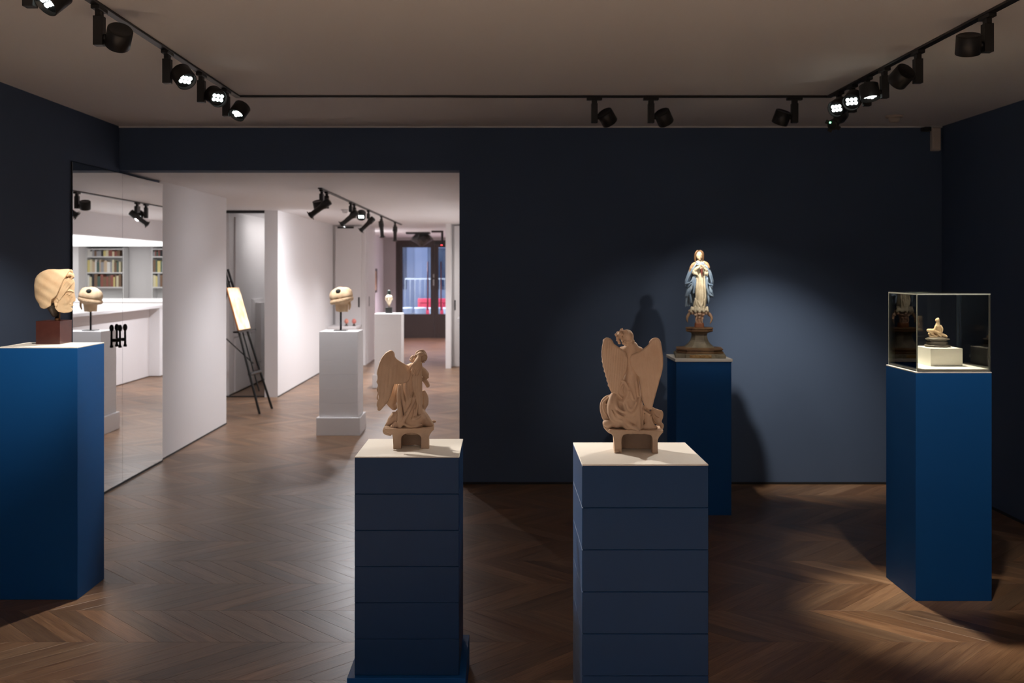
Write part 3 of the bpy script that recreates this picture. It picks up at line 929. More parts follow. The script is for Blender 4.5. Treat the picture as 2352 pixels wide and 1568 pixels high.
    # broad left wing
    wpoly = [P2(*p) for p in ((895.7, 809), (900, 809), (904, 811.6), (905.8, 820), (913, 828), (925.5, 837.3), (936, 843), (944, 852), (944, 868), (938, 880), (926, 884), (913, 884), (906.4, 884), (903, 895), (899, 909), (891.5, 924), (886.8, 930), (880, 938), (875, 942.6), (871.6, 943.3), (868.7, 940), (869.2, 934), (871.6, 913.4), (870.8, 902.8), (868.7, 873.8), (869.3, 849), (873.3, 834), (880, 820.7), (887.4, 812.4))]
    c = Clay((-82, -46, 80), (5, 10, 226), 0.9)
    wing(c, wpoly, -3, -24, 0, -76, 6.0, 58)
    c.ell(P(898, 817, -18), (9, 5, 9), 4, (0, 30, 0))
    for i in range(5):
        zz = 850 + i * 18
        c.tube([P(870 + 1.2 * math.sin(i), zz, -20), P(868.5, zz + 10, -20), P(871, zz + 17, -20)], [1.2, 1.8, 0.9], 1.0)
    c.rough(0.25, 0.2, 5)
    link('wing', c.mesh('wing', S, (0, 0, 0)), M_TERRA, root)
    # folded right wing, narrow from this side
    wpoly = [P2(*p) for p in ((950, 850), (962, 851), (968, 858), (969.5, 880), (969.5, 920), (970, 950), (966, 962), (960, 955), (957, 935), (953, 912), (948, 895), (945, 872))]
    c = Clay((-8, -40, 60), (32, 10, 190), 0.9)
    wing(c, wpoly, -13, -12, 0, 26, 5.4, 30)
    link('wing', c.mesh('wing', S, (0, 0, 0)), M_TERRA, root)
    c = Clay((-66, -36, -3), (58, 40, 52), 0.9)
    arch_plinth(c, -59, 51, 47, 28, -41, 40, -23, 22, 36, 2)
    c.ell(P(893, 987, -12), (9, 10, 8), 3)
    c.tube([P(887, 984, -14), P(886, 992, -12), P(897, 999, -16)], [5, 6, 3], 3)
    c.rough(0.3, 0.2, 8)
    pl = link('clay_plinth', c.mesh('clay_plinth', S, (0, 0, 0)), M_TERRA, root)
    return S

# ---------------------------------------------------------------- angel with two raised wings, seen from behind (stands on the seven-block pedestal)
def angel_back(root):
    S = 1 / 740.0
    def P(px, py, y=0.0):
        return (px - 1468.0, y, 1045.0 - py)
    def P2(px, py):
        return (px - 1468.0, 1045.0 - py)
    c = Clay((-84, -50, 40), (68, 56, 262), 1.0)
    c.tube([P(1459, 806, 6), P(1458, 830, 8), P(1460, 860, 8), P(1456, 890, 8), P(1452, 930, 6), P(1456, 965, 4)], [16.5, 20.5, 18.5, 22.5, 31, 38], 4)
    c.ell(P(1457, 813, 5), (25, 13, 12), 6)
    c.tube([P(1438, 812, 10), P(1428, 838, 22), P(1440, 850, 38)], [9, 8, 6], 4)              # arms reaching forward
    c.tube([P(1478, 812, 10), P(1490, 838, 22), P(1474, 850, 38)], [9, 8, 6], 4)
    c.tube([P(1455, 808, 4), P(1454, 800, 4), P(1452, 792, 5)], [9, 7.5, 8], 3)
    c.ell(P(1449, 782, 6), (15, 16, 17.5), 2)
    c.ell(P(1444, 787, 18), (6.5, 6, 9.5), 3)
    c.tube([P(1441, 781, 23.5), P(1440, 787, 26.5)], [1.7, 2.5], 1.5); c.tube([P(1439, 793, 22.5), P(1444, 793.4, 23)], 1.1, 0.8); c.ell(P(1442, 797.5, 21), (3.4, 3.2, 2.8), 1.6)
    for ex in (1437.5, 1445):
        c.ell(P(ex, 781.5, 22.5), (2.2, 2.0, 1.4), 0.7, cut=True)
    # lower body cloth
    c.ell(P(1436, 902, -6), (19, 17, 24), 4, (0, -14, 0))                                     # haunch under the left wing
    c.tube([P(1423, 890, -16), P(1432, 880.5, -18), P(1443, 884, -18), P(1450, 897, -17)], [2.0, 3.2, 3.4, 2.2], 3.6)
    c.tube([P(1419, 918, -10), P(1416, 938, -16), P(1420, 960, -18), P(1432, 975, -18)], [11, 14, 15, 12], 5.0)
    c.tube([P(1430, 928, -18), P(1440, 930, -22), P(1446, 920, -22), P(1452, 905, -20)], [3, 4, 4, 2.4], 4.4)
    c.tube([P(1440, 932, -24), P(1444, 945, -28), P(1453, 956, -30), P(1464, 952, -30), P(1473, 936, -26), P(1478, 918, -18)], [2.2, 3.6, 4.4, 4.4, 3.6, 2.2], 4.0)
    c.tube([P(1447, 930, -24), P(1451, 942, -28), P(1459, 944, -28), P(1468, 928, -24)], [1.6, 2.6, 2.8, 1.6], 2.9)
    c.tube([P(1478, 925, -16), P(1476, 948, -24), P(1474, 970, -28), P(1473, 990, -30)], [4, 6.5, 7.5, 6.5], 4.4)
    c.tube([P(1484, 950, -20), P(1483, 970, -25), P(1480, 988, -27)], [1.8, 2.4, 2.4], 2.5)
    c.tube([P(1440, 966, -26), P(1452, 977, -32), P(1466, 986, -35), P(1472, 992, -35)], [4.0, 4.6, 4.4, 2.4], 3.3)
    c.tube([P(1436, 970, -24), P(1442, 982, -30), P(1450, 989, -31)], [4, 5, 3.6], 3.6)
    c.tube([P(1446, 975, -22), P(1456, 984, -27), P(1462, 990, -29)], [6, 6, 4], 5.0)
    c.ell(P(1410, 982, -8), (16, 14, 9), 4)
    c.ell(P(1424, 980, -20), (11, 8, 9), 2.5)                                                 # foot under the robe
    c.tube([P(1412, 976, -14), P(1400, 979, -10), P(1396, 981, -6)], [6, 5, 3.5], 5.0)
    # billow at far left
    c.tube([P(1413, 918, 4), P(1401, 924, 4), P(1393, 934, 4), P(1393, 950, 4), P(1398, 966, 2), P(1406, 978, -2)], [4, 6, 6, 7, 8, 7], 5.0)
    c.ell(P(1405, 948, 2), (13, 12, 24), 4)
    c.tube([P(1412, 924, -16), P(1413, 940, -24), P(1422, 954, -30), P(1438, 962, -31)], [1.6, 3.0, 3.4, 2.0], 3.3)
    c.tube([P(1404, 940, -12), P(1408, 956, -20), P(1418, 968, -27), P(1434, 971, -30)], [1.6, 3.0, 3.4, 2.2], 3.3)
    c.tube([P(1422, 930, -24), P(1426, 942, -30), P(1436, 950, -32), P(1446, 950, -31)], [1.4, 2.8, 3.0, 1.6], 3.3)
    c.tube([P(1430, 884, -20), P(1424, 896, -22), P(1426, 910, -22), P(1436, 920, -23)], [1.2, 2.4, 2.6, 1.6], 2.9)
    c.tube([P(1440, 888, -22), P(1436, 900, -24), P(1440, 912, -24)], [1.2, 2.2, 1.4], 2.9)
    c.tube([P(1462, 880, -8), P(1464, 900, -13), P(1468, 920, -18), P(1466, 935, -24)], [1.2, 2.2, 2.4, 1.6], 3.6)
    c.tube([P(1470, 880, -8), P(1473, 900, -12), P(1474, 916, -16)], [1.2, 2.2, 1.6], 3.6)
    c.tube([P(1452, 890, -14), P(1456, 906, -18), P(1462, 922, -22)], [1.0, 2.0, 1.4], 3.3)
    c.tube([P(1414, 916, -4), P(1412, 926, -8), P(1406, 934, -9), P(1399, 937, -7)], [1.6, 2.6, 2.8, 1.6], 2.5)
    c.tube([P(1409, 918, -2), P(1400, 926, -6), P(1393, 935, -4), P(1396, 952, -8), P(1404, 968, -12)], [1.6, 2.4, 2.2, 2.6, 1.6], 2.5)
    c.tube([P(1401, 940, -10), P(1402, 953, -12), P(1410, 962, -18), P(1422, 964, -24)], [1.4, 2.2, 2.4, 1.4], 2.5)
    c.ell(P(1404, 932, -6), (3.4, 5, 4.2), 1.2, cut=True)
    # right side: raised cloth, hem and calf
    c.ell(P(1513, 964, -2), (16, 9, 18), 4, (0, 20, 0))
    c.tube([P(1496, 945, -6), P(1507, 945, -8), P(1518, 951, -8), P(1527, 952, -6), P(1529.5, 960, -4), P(1526, 971, -5), P(1519, 981, -6)], [2.2, 3.0, 3.0, 3.0, 3.0, 3.0, 3.0], 4.4)
    c.tube([P(1508, 952, -11), P(1516, 960, -12), P(1522, 964, -11)], [1.2, 2.0, 1.2], 2.9)
    c.tube([P(1506, 962, -11), P(1512, 972, -13), P(1518, 978, -12)], [1.2, 2.0, 1.2], 2.9)
    c.ell(P(1491, 951, -6), (9, 8, 12), 4)
    c.tube([P(1523, 978, -6), P(1528, 984, -6), P(1529, 990, -4)], [4, 5, 3.5], 4.4)
    c.tube([P(1495, 960, -18), P(1496, 972, -20), P(1499, 984, -21)], [7.5, 9, 9], 5.0)
    c.tube([P(1484, 985, -22), P(1500, 988, -24), P(1514, 987, -20)], [5, 5, 4], 5.0)
    c.tube([P(1486, 938, -14), P(1486.5, 948, -17), P(1492, 953, -24), P(1501, 956, -24)], [1.6, 2.2, 1.8, 1.2], 2.3)
    c.tube([P(1503, 960, -26), P(1505, 974, -26), P(1514, 987, -26)], [1.4, 2.2, 2.0], 2.5)
    # cuts that deepen the drapery
    for a, b, d in (((1458, 948, -36), (1466, 940, -34), 2.2), ((1467, 960, -36), (1462, 978, -38), 2.0), ((1441, 918, -30), (1438, 926, -30), 1.6), ((1486, 962, -30), (1485, 984, -32), 1.6), ((1430, 955, -36), (1445, 960, -36), 1.6), ((1456, 826, -16), (1460, 872, -16), 1.6), ((1449, 932, -32), (1456, 950, -36), 2.0), ((1413, 945, -28), (1424, 962, -34), 1.6), ((1479, 930, -26), (1481, 975, -34), 1.8)):
        c.tube([P(*a), P(*b)], [d * 0.9, d * 1.5], 1.6, cut=True)
    c.rough(0.2, 0.2, 4)
    link('figure', c.mesh('figure', S, (0, 0, 0)), M_TERRA, root)
    # curls
    c = Clay((-50, -22, 232), (0, 36, 290), 0.75)
    c.ell(P(1449, 780, 3), (15.5, 15.5, 17), 1)
    c.ell(P(1434, 776, 3), (8, 9, 9), 2); c.ell(P(1452, 788, 0), (12, 12, 10), 2)
    rg = random.Random(3)
    spots = [(1428, 771, 6), (1423.5, 776, 4), (1427, 782, 2), (1432, 768, 2), (1438, 765, 4), (1436, 774, -8), (1428, 788, 2), (1431, 793, 4), (1436, 763.5, 8), (1459, 781, 4), (1461, 787, 4), (1463, 791, 2), (1462, 795, -2), (1456, 796, -6), (1450, 797, -7), (1444, 796, -6), (1439, 793, -6), (1460, 778, 8), (1434, 780, -9), (1444, 790, -11), (1452, 790, -11), (1458, 789, -8)]
    for (x, z, y) in spots:
        r = rg.uniform(2.4, 3.4)
        c.ell(P(x, z, y), (r * 0.9, r * 0.9, r * 0.9), 1.0)
        pts = []
        a0 = rg.uniform(0, 6.28)
        for i in range(9):
            a = a0 + i * 0.95
            rr = r * (1 - i * 0.07)
            pts.append(P(x + rr * math.cos(a), z + rr * math.sin(a), y - i * 0.35))
        c.tube(pts, [1.7 - 0.08 * i for i in range(9)], 0.4, sub=2)
    for i in range(9):
        t = i / 8
        c.tube([P(1438 + 3 * t, 766 + 2 * t, -4 + 4 * t), P(1447 + 6 * t, 765 + 6 * t, -8 + 2 * t), P(1452 + 7 * t, 774 + 8 * t, -11 + 3 * t), P(1455 + 5 * t, 790 + 1 * t, -10 + 4 * t)], [1.2, 2.0, 1.9, 1.2], 0.7)
    link('hair', c.mesh('hair', S, (0, 0, 0)), M_TERRA, root)
    wl = [P2(*p) for p in ((1399, 782.4), (1404, 781.8), (1408.5, 783), (1412, 786), (1418, 794), (1426, 800.7), (1433.6, 805.5), (1445, 815), (1450, 828), (1449.5, 845), (1447, 858), (1441, 872), (1434, 888), (1430, 905), (1429, 913), (1420, 910), (1412, 907), (1407.7, 899), (1402, 880), (1396, 860), (1391.5, 842), (1389, 825), (1388.8, 815), (1390, 800), (1392, 790), (1395, 784.5))]
    c = Clay((-84, -44, 128), (-10, 14, 268), 0.9)
    wing(c, wl, -8, -28, -18, -80, 6.4, 70)
    c.tube([P(1394, 787, -26), P(1400, 783.5, -26), P(1408, 785, -25), P(1414, 791, -23)], [2.4, 3.6, 3.2, 1.6], 3)
    for i in range(9):
        zz = 800 + i * 11
        xo = np.interp(zz, [790, 815, 836, 860, 899], [1392.5, 1389.5, 1391, 1396.5, 1408])
        c.tube([P(xo + 1.5, zz - 4, -26), P(xo + 0.2, zz + 2, -26), P(xo + 3, zz + 7, -26)], [1.0, 1.9, 0.8], 0.9)
    c.rough(0.2, 0.2, 6)
    link('wing', c.mesh('wing', S, (0, 0, 0)), M_TERRA, root)
    wr = [P2(*p) for p in ((1509, 782.4), (1514, 781.8), (1519, 783.2), (1522.5, 787), (1525, 793), (1527.5, 808), (1529.3, 824), (1529.7, 841), (1527.5, 855), (1523.5, 869.5), (1516, 899), (1510, 920), (1506, 937), (1504, 945), (1497, 945), (1488, 938), (1482, 924), (1479, 909), (1477.5, 890), (1476.5, 872), (1466, 860), (1457, 848), (1453, 830), (1458, 820), (1475.6, 813), (1483, 807), (1490, 801.6), (1496.7, 795), (1501.5, 786.5))]
    c = Clay((-20, -44, 92), (66, 14, 268), 0.9)
    wing(c, wr, -8, -30, -12, 62, 6.4, 74)
    c.tube([P(1500, 790, -25), P(1507, 784.5, -26), P(1516, 784, -27), P(1523, 791, -27)], [2.2, 4.0, 3.8, 2.0], 4)
    c.tube([P(1498, 797, -27), P(1505, 799, -29), P(1512, 796, -30)], [1.2, 1.6, 1.0], 2.0)
    c.rough(0.2, 0.2, 9)
    link('wing', c.mesh('wing', S, (0, 0, 0)), M_TERRA, root)
    c = Clay((-76, -46, -3), (68, 44, 72), 0.9)
    arch_plinth(c, -62, 61, 54, 36, -50, 50, -33, 37, 45, 0, 0.42)
    c.tube([P(1396, 980, 2), P(1400, 990, 2), P(1410, 1000, -4)], [4, 6, 5], 4)
    c.tube([P(1420, 1042, -34), P(1428, 1041, -34)], [2.5, 3], 1.5)
    c.rough(0.35, 0.18, 12)
    link('clay_plinth', c.mesh('clay_plinth', S, (0, 0, 0)), M_TERRA, root)
    return S

# ---------------------------------------------------------------- standing painted figure in a blue mantle on a moulded pedestal
def madonna(root):
    S = 1 / 354.0
    def P(px, py, y=0.0):
        return (px - 1607.0, y, 818.0 - py)
    def P2(px, py):
        return (px - 1607.0, 818.0 - py)
    # dress
    c = Clay((-30, -18, 96), (32, 20, 226), 0.6)
    c.tube([P(1608, 604, 1), P(1608, 625, 0), P(1610, 650, 0), P(1611, 680, -1), P(1608, 700, -1), P(1606, 712, 0)], [8, 10, 11.5, 13, 14.5, 13], 2, flat=(1, 1.15))
    for x0, x1, x2, r in ((1601, 1600, 1601, 2.0), (1604, 1604.5, 1606, 1.9), (1611, 1610.5, 1609, 1.7), (1614, 1615, 1613, 2.0), (1618, 1620, 1618, 2.0)):
        c.tube([P(x0, 634, -9), P((x0 + x1) / 2, 655, -11), P(x1, 680, -12.5), P(x2, 704, -13)], [1.2, r, r, r * 0.8], 1.0)
    for x0, z0, x1, z1 in ((1603, 690, 1612, 706), (1616, 688, 1609, 708), (1597, 685, 1605, 708)):
        c.tube([P(x0, z0, -13), P((x0 + x1) / 2, (z0 + z1) / 2 + 2, -14.5), P(x1, z1, -13)], [1.2, 1.8, 1.2], 1.0)
    for i in range(9):
        a = i / 8
        c.tube([P(1590 + 34 * a, 706 + 2 * math.sin(i * 2), -6 - 7 * math.sin(3.14 * a)), P(1589 + 36 * a, 713 + 2 * math.cos(i * 3), -7 - 7 * math.sin(3.14 * a))], [3.0, 3.4], 1.6)
    c.tube([P(1609, 640, -13), P(1610, 665, -15), P(1609, 690, -16)], [0.8, 1.1, 0.6], 0.6, cut=True)
    c.rough(0.05, 0.5, 2)
    link('dress', c.mesh('dress', S, (0, 0, 0)), M_DRESS, root)
    # sleeves and joined hands
    c = Clay((-24, -24, 180), (24, 6, 222), 0.55)
    c.tube([P(1594, 626, -7), P(1599, 619, -11), P(1606, 613, -13)], [3.8, 4.6, 3.0], 1.5)
    c.tube([P(1624, 628, -7), P(1622, 620, -11), P(1616, 614, -13)], [3.0, 3.8, 2.6], 1.5)
    for i in range(3):
        c.tube([P(1593 + 3.5 * i, 621 + i, -12), P(1595 + 3.5 * i, 628 + 1.5 * i, -13), P(1594 + 4 * i, 631 - i, -11)], [1.4, 2.0, 1.2], 0.7)
        c.tube([P(1619 + 2.6 * i, 621, -11), P(1619.5 + 2.8 * i, 628, -12), P(1619 + 2.8 * i, 634, -10)], [1.2, 1.6, 0.9], 0.7)
    link('sleeves', c.mesh('sleeves', S, (0, 0, 0)), M_DRESS, root)
    c = Clay((-16, -24, 196), (18, 2, 222), 0.4)
    c.ell(P(1609, 611, -14), (3.6, 2.0, 2.6), 0.8); c.ell(P(1616, 612.5, -14), (3.4, 2.0, 2.4), 0.8)
    for i in range(4):
        c.tube([P(1607 + 0.8 * i, 609 - 0.3 * i, -15.2), P(1611 + 0.9 * i, 608.2 + 1.1 * i, -16.4), P(1614.5 + 0.6 * i, 608.8 + 1.3 * i, -15.8)], [0.75, 0.7, 0.5], 0.3)
        c.tube([P(1618 - 0.4 * i, 611 + 0.8 * i, -15), P(1614.5 - 0.5 * i, 611.5 + 1.0 * i, -15.6)], [0.7, 0.5], 0.3)
    c.tube([P(1606, 610, -14.5), P(1608.5, 606.6, -15.4)], [0.8, 0.5], 0.3); c.tube([P(1618, 610.5, -14.5), P(1615.5, 607.4, -15.4)], [0.8, 0.5], 0.3)
    link('hands', c.mesh('hands', S, (0, 0, 0)), M_SKIN, root)
    # mantle: shoulders, hanging sides, tiers of folds
    c = Clay((-40, -18, 100), (38, 26, 220), 0.65)
    c.tube([P(1594, 613, 4), P(1588, 628, 5), P(1582, 645, 6), P(1580, 656, 5)], [6, 7, 7, 4.5], 2)
    c.tube([P(1623, 613, 4), P(1629, 628, 5), P(1634, 645, 6), P(1634, 658, 5)], [6, 6.5, 6, 4.5], 2)
    c.sheet([P2(*p) for p in ((1592, 606), (1622, 606), (1633, 630), (1636, 655), (1638.8, 680), (1631, 684), (1631, 697), (1622, 698), (1616, 708), (1596, 708), (1589, 700), (1584, 704), (1575.6, 704.5), (1578, 684), (1575.3, 680.6), (1580, 655), (1581, 630))], lambda X, Z: 9 + 0 * X, lambda X, Z: 4.5 + 1.2 * np.sin(0.9 * X + 0.08 * Z), 2, 1.0)
    c.tube([P(1600, 606, -6), P(1593, 617, -7), P(1584, 634, -5), P(1578, 650, -3)], [1.8, 2.6, 2.6, 2.0], 1.2)
    c.tube([P(1616, 606, -7), P(1624, 614, -8), P(1631, 632, -6), P(1635, 648, -4)], [1.6, 2.4, 2.4, 2.0], 1.2)
    c.tube([P(1576, 652, -3), P(1582, 650, -8), P(1589, 646, -9), P(1593, 636, -8)], [1.8, 2.4, 2.2, 1.2], 1.0)
    c.tube([P(1637, 655, -3), P(1630, 653, -8), P(1625, 648, -9), P(1626, 636, -8)], [1.8, 2.2, 2.0, 1.2], 1.0)
    c.tube([P(1597, 634, -9), P(1593, 650, -9), P(1587, 665, -8), P(1580, 679, -5)], [2.0, 3.0, 3.2, 2.8], 1.2)
    c.tube([P(1599, 640, -10), P(1597, 655, -11), P(1594, 672, -9)], [1.8, 2.6, 2.4], 1.0)
    c.tube([P(1622, 640, -10), P(1624, 660, -10), P(1629, 675, -7), P(1636, 679, -4)], [1.8, 2.8, 3.0, 2.4], 1.2)
    c.tube([P(1586, 676, -5), P(1588, 686, -4), P(1589, 694, -3)], [2.4, 2.6, 1.8], 1.2)
    c.tube([P(1579, 680, 0), P(1578, 692, 1), P(1577, 703, 2)], [2.4, 2.4, 1.6], 1.2)
    c.tube([P(1627, 676, -5), P(1628, 688, -4), P(1628, 696, -2)], [2.6, 2.6, 2.0], 1.2)
    c.tube([P(1590, 655, 0), P(1584, 668, 0), P(1578, 680, 0)], [5, 5.5, 2.6], 2)
    c.tube([P(1627, 655, 0), P(1632, 668, 0), P(1637, 680, 0)], [5, 5.5, 2.6], 2)
    c.tube([P(1588, 658, -7), P(1583, 670, -8), P(1577, 680, -4)], [1.4, 2.6, 1.6], 1.0)
    c.tube([P(1630, 658, -7), P(1634, 670, -7), P(1638, 680, -3)], [1.4, 2.4, 1.6], 1.0)
    for a, b in (((1583, 640, -9), (1590, 662, -12)), ((1630, 640, -9), (1628, 664, -12)), ((1586, 660, -12), (1584, 676, -10))):
        c.tube([P(*a), P(*b)], [0.9, 1.5], 1.0, cut=True)
    c.rough(0.1, 0.4, 7)
    link('mantle', c.mesh('mantle', S, (0, 0, 0)), M_MANTLE, root)
    # ochre shawl over the shoulders and blue collar
    c = Clay((-26, -14, 190), (28, 16, 224), 0.55)
    c.tube([P(1601, 603, 0), P(1594, 608, 0), P(1589, 616, 0), P(1586, 624, 1)], [3.0, 4.4, 4.0, 2.0], 1.5)
    c.tube([P(1617, 602, 0), P(1624, 607, 0), P(1628, 614, 0)], [3.0, 4.4, 3.2], 1.5)
    c.tube([P(1600, 606, 6), P(1609, 605, 8), P(1619, 606, 6)], [4, 4.5, 4], 2)
    c.rough(0.25, 0.6, 3)
    link('shawl', c.mesh('shawl', S, (0, 0, 0)), M_SHAWL, root)
    c = Clay((-16, -16, 196), (18, 6, 224), 0.5)
    c.tube([P(1600, 601, -5), P(1605, 605, -8), P(1610, 606, -9), P(1617, 602, -6)], [1.4, 1.8, 1.8, 1.4], 0.8)
    c.tube([P(1599, 606, -6), P(1607, 608, -9), P(1619, 606, -8)], [1.2, 1.4, 1.2], 0.8)
    link('collar', c.mesh('collar', S, (0, 0, 0)), M_MANTLE, root)
    c = Clay((-4, -20, 170), (12, -4, 206), 0.5)
    c.tube([P(1612, 618, -11.5), P(1612, 627, -12), P(1612.5, 634, -12)], [2.8, 2.2, 0.9], 0.8)
    link('sash', c.mesh('sash', S, (0, 0, 0)), M_SASH, root)
    # head
    c = Clay((-14, -16, 208), (14, 14, 248), 0.4)
    c.tube([P(1608, 604, -1), P(1608, 595, -1)], [4.6, 4.0], 1.5)
    c.ell(P(1607, 586, -2), (7.0, 7.6, 9.2), 1.0, (6, 4, 0))
    c.ell(P(1607.6, 592, -4.5), (5.0, 4.6, 5.0), 2.0)
    c.tube([P(1607.6, 584.5, -9.2), P(1608, 589, -10.8)], [0.6, 1.05], 0.6)
    c.tube([P(1605.6, 592.6, -9.0), P(1610.2, 592.4, -9.0)], 0.55, 0.4); c.ell(P(1608, 595.6, -8), (1.7, 1.5, 1.3), 0.8)
    for ex in (1604.2, 1611):
        c.ell(P(ex, 585.5, -9.2), (1.5, 1.0, 0.8), 0.4, cut=True)
    link('head', c.mesh('head', S, (0, 0, 0)), M_SKIN, root)
    c = Clay((-18, -14, 200), (18, 18, 248), 0.5)
    c.ell(P(1607, 584, 2), (9.2, 8.4, 9.4), 1)
    c.tube([P(1603, 576, -5), P(1599, 582, -4), P(1598, 592, -2), P(1599, 603, 0)], [2.0, 2.6, 2.6, 2.0], 1)
    c.tube([P(1609, 576, -5), P(1614.5, 581, -4), P(1615.6, 592, -2), P(1614.6, 601, 0)], [2.0, 2.6, 2.4, 1.8], 1)
    c.tube([P(1607, 590, 7), P(1607, 606, 8)], [6, 5], 2)
    for i in range(8):
        a = i / 7
        c.tube([P(1606, 575, -5 + 10 * a), P(1599, 582, -2 + 8 * a), P(1597.4, 596, 1 + 7 * a)], [0.6, 0.9, 0.6], 0.4)
        c.tube([P(1606, 575, -5 + 10 * a), P(1615, 582, -2 + 8 * a), P(1616.4, 596, 1 + 7 * a)], [0.6, 0.9, 0.6], 0.4)
    link('hair', c.mesh('hair', S, (0, 0, 0)), M_HAIR, root)
    # cloud of cherub heads and the stem
    c = Clay((-30, -20, 72), (30, 20, 112), 0.6)
    c.tube([P(1607, 742, 0), P(1607, 730, 0), P(1607, 720, 0)], [8, 8.5, 11], 2)
    for x, z, y, r in ((1592, 718, -5, 4.2), (1599, 722, -9, 4.0), (1607, 720, -12, 4.2), (1615, 722, -9, 4.0), (1622, 718, -5, 4.4), (1629, 722, -2, 3.4), (1586, 714, -2, 3.6), (1624, 712, -6, 4.2), (1594, 710, -7, 3.6), (1600, 730, -8, 2.6), (1614, 730, -8, 2.6), (1607, 728, -10, 3.0), (1592, 715, 6, 4.6), (1606, 716, 10, 5), (1621, 715, 6, 4.6)):
        c.ell(P(x, z, y), (r, r, r * 1.05), 0.9)
        c.ell(P(x - 1.3, z - 0.5, y - r), (0.7, 0.7, 0.6), 0.4, cut=True); c.ell(P(x + 1.3, z - 0.5, y - r), (0.7, 0.7, 0.6), 0.4, cut=True)
        c.ell(P(x, z + 0.7, y - r), (0.7, 0.8, 0.7), 0.4)
    for x in (1600.5, 1607, 1613.5):
        c.tube([P(x, 740, -7.5), P(x - 1, 734, -9), P(x + 0.6, 726, -9)], [1.6, 1.9, 1.4], 0.7)
    link('cherub_cloud', c.mesh('cherub_cloud', S, (0, 0, 0)), M_CHERUB, root)
    for sx in (-1, 1):
        c = Clay((-32 if sx < 0 else 12, -10, 66), (-12 if sx < 0 else 32, 8, 104), 0.5)
        c.tube([(sx * 19, -2, 101), (sx * 24.5, -3, 95), (sx * 28, -4, 86), (sx * 28.0 + (2 if sx < 0 else -4), -4, 75 if sx > 0 else 78)], [3.4, 3.4, 2.8, 0.7], 1)
        link('crescent_horn', c.mesh('crescent_horn', S, (0, 0, 0)), M_HORN, root)
    # moulded pedestal: square with cut corners
    def ring(cut):
        q = [(1, -1 + cut), (1, 1 - cut), (1 - cut, 1), (-1 + cut, 1), (-1, 1 - cut), (-1, -1 + cut), (-1 + cut, -1), (1 - cut, -1)]
        return q
    lathe('block', [(10 * S, 66 * S), (10.5 * S, 67 * S), (10 * S, 76 * S), (9 * S, 77.5 * S)], M_ORANGEW, root, ring=ring(0.25))
    lathe('neck', [(27 * S, 57 * S), (30 * S, 59 * S), (30 * S, 61 * S), (28.5 * S, 62 * S), (28.5 * S, 63.2 * S), (30.5 * S, 63.8 * S), (30.5 * S, 66 * S), (29 * S, 66.6 * S)], M_OLDBROWN, root, ring=ring(0.45))
    pr = [(34, 22), (31, 24), (27.5, 27), (24, 30.5), (21, 34.5), (19, 39), (17.6, 44), (17, 49), (17.2, 52), (18.2, 54), (20.5, 55.6), (24, 56.6), (27, 57.1)]
    lathe('pedestal_shaft', [(a * S, b * S) for a, b in pr], M_OLDBASE, root, ring=ring(0.45))
    lathe('pedestal_moulding', [(52 * S, 9.5 * S), (52.5 * S, 11 * S), (52.5 * S, 13 * S), (49.5 * S, 14 * S), (49.5 * S, 16.5 * S), (51.5 * S, 17.2 * S), (51.5 * S, 19.5 * S), (46 * S, 20.5 * S), (38 * S, 21.3 * S), (34 * S, 22.2 * S)], M_OLDBROWN, root, ring=ring(0.42))
    bm = bmesh.new()
    add_lathe(bm, [(53.5 * S, 0.0), (55.5 * S, 0.6 * S), (55.5 * S, 8.6 * S), (53.5 * S, 9.6 * S)], ring=ring(0.42))
    for sx in (-1, 1):
        for sy in (-1, 1):
            add_box(bm, *(sorted((sx * 33 * S, sx * 56 * S))), *(sorted((sy * 33 * S, sy * 53 * S))), 0.0, 8.0 * S, 0.004)
    link('pedestal_foot', bm_mesh(bm, 'pedestal_foot'), M_OLDBASE, root)
    bm = bmesh.new()
    for i in range(5):
        add_lathe(bm, [(0.6 * S, -2 * S), (2.6 * S, -1 * S), (3.2 * S, 1 * S), (1.5 * S, 3 * S)], 10, ((-20 + i * 10) * S, -55.8 * S, (4.5 + (1.2 if i % 2 else 0)) * S))
    add_box(bm, -24 * S, 24 * S, -57 * S, -54 * S, 1 * S, 8 * S, 0.002)
    link('carved_frieze', bm_mesh(bm, 'carved_frieze'), mat('worn_gilding', (0.28, 0.15, 0.05), 0.45, noise=((0.42, 0.27, 0.11), 30, 5), bump=(90, 0.002)), root)
    return S

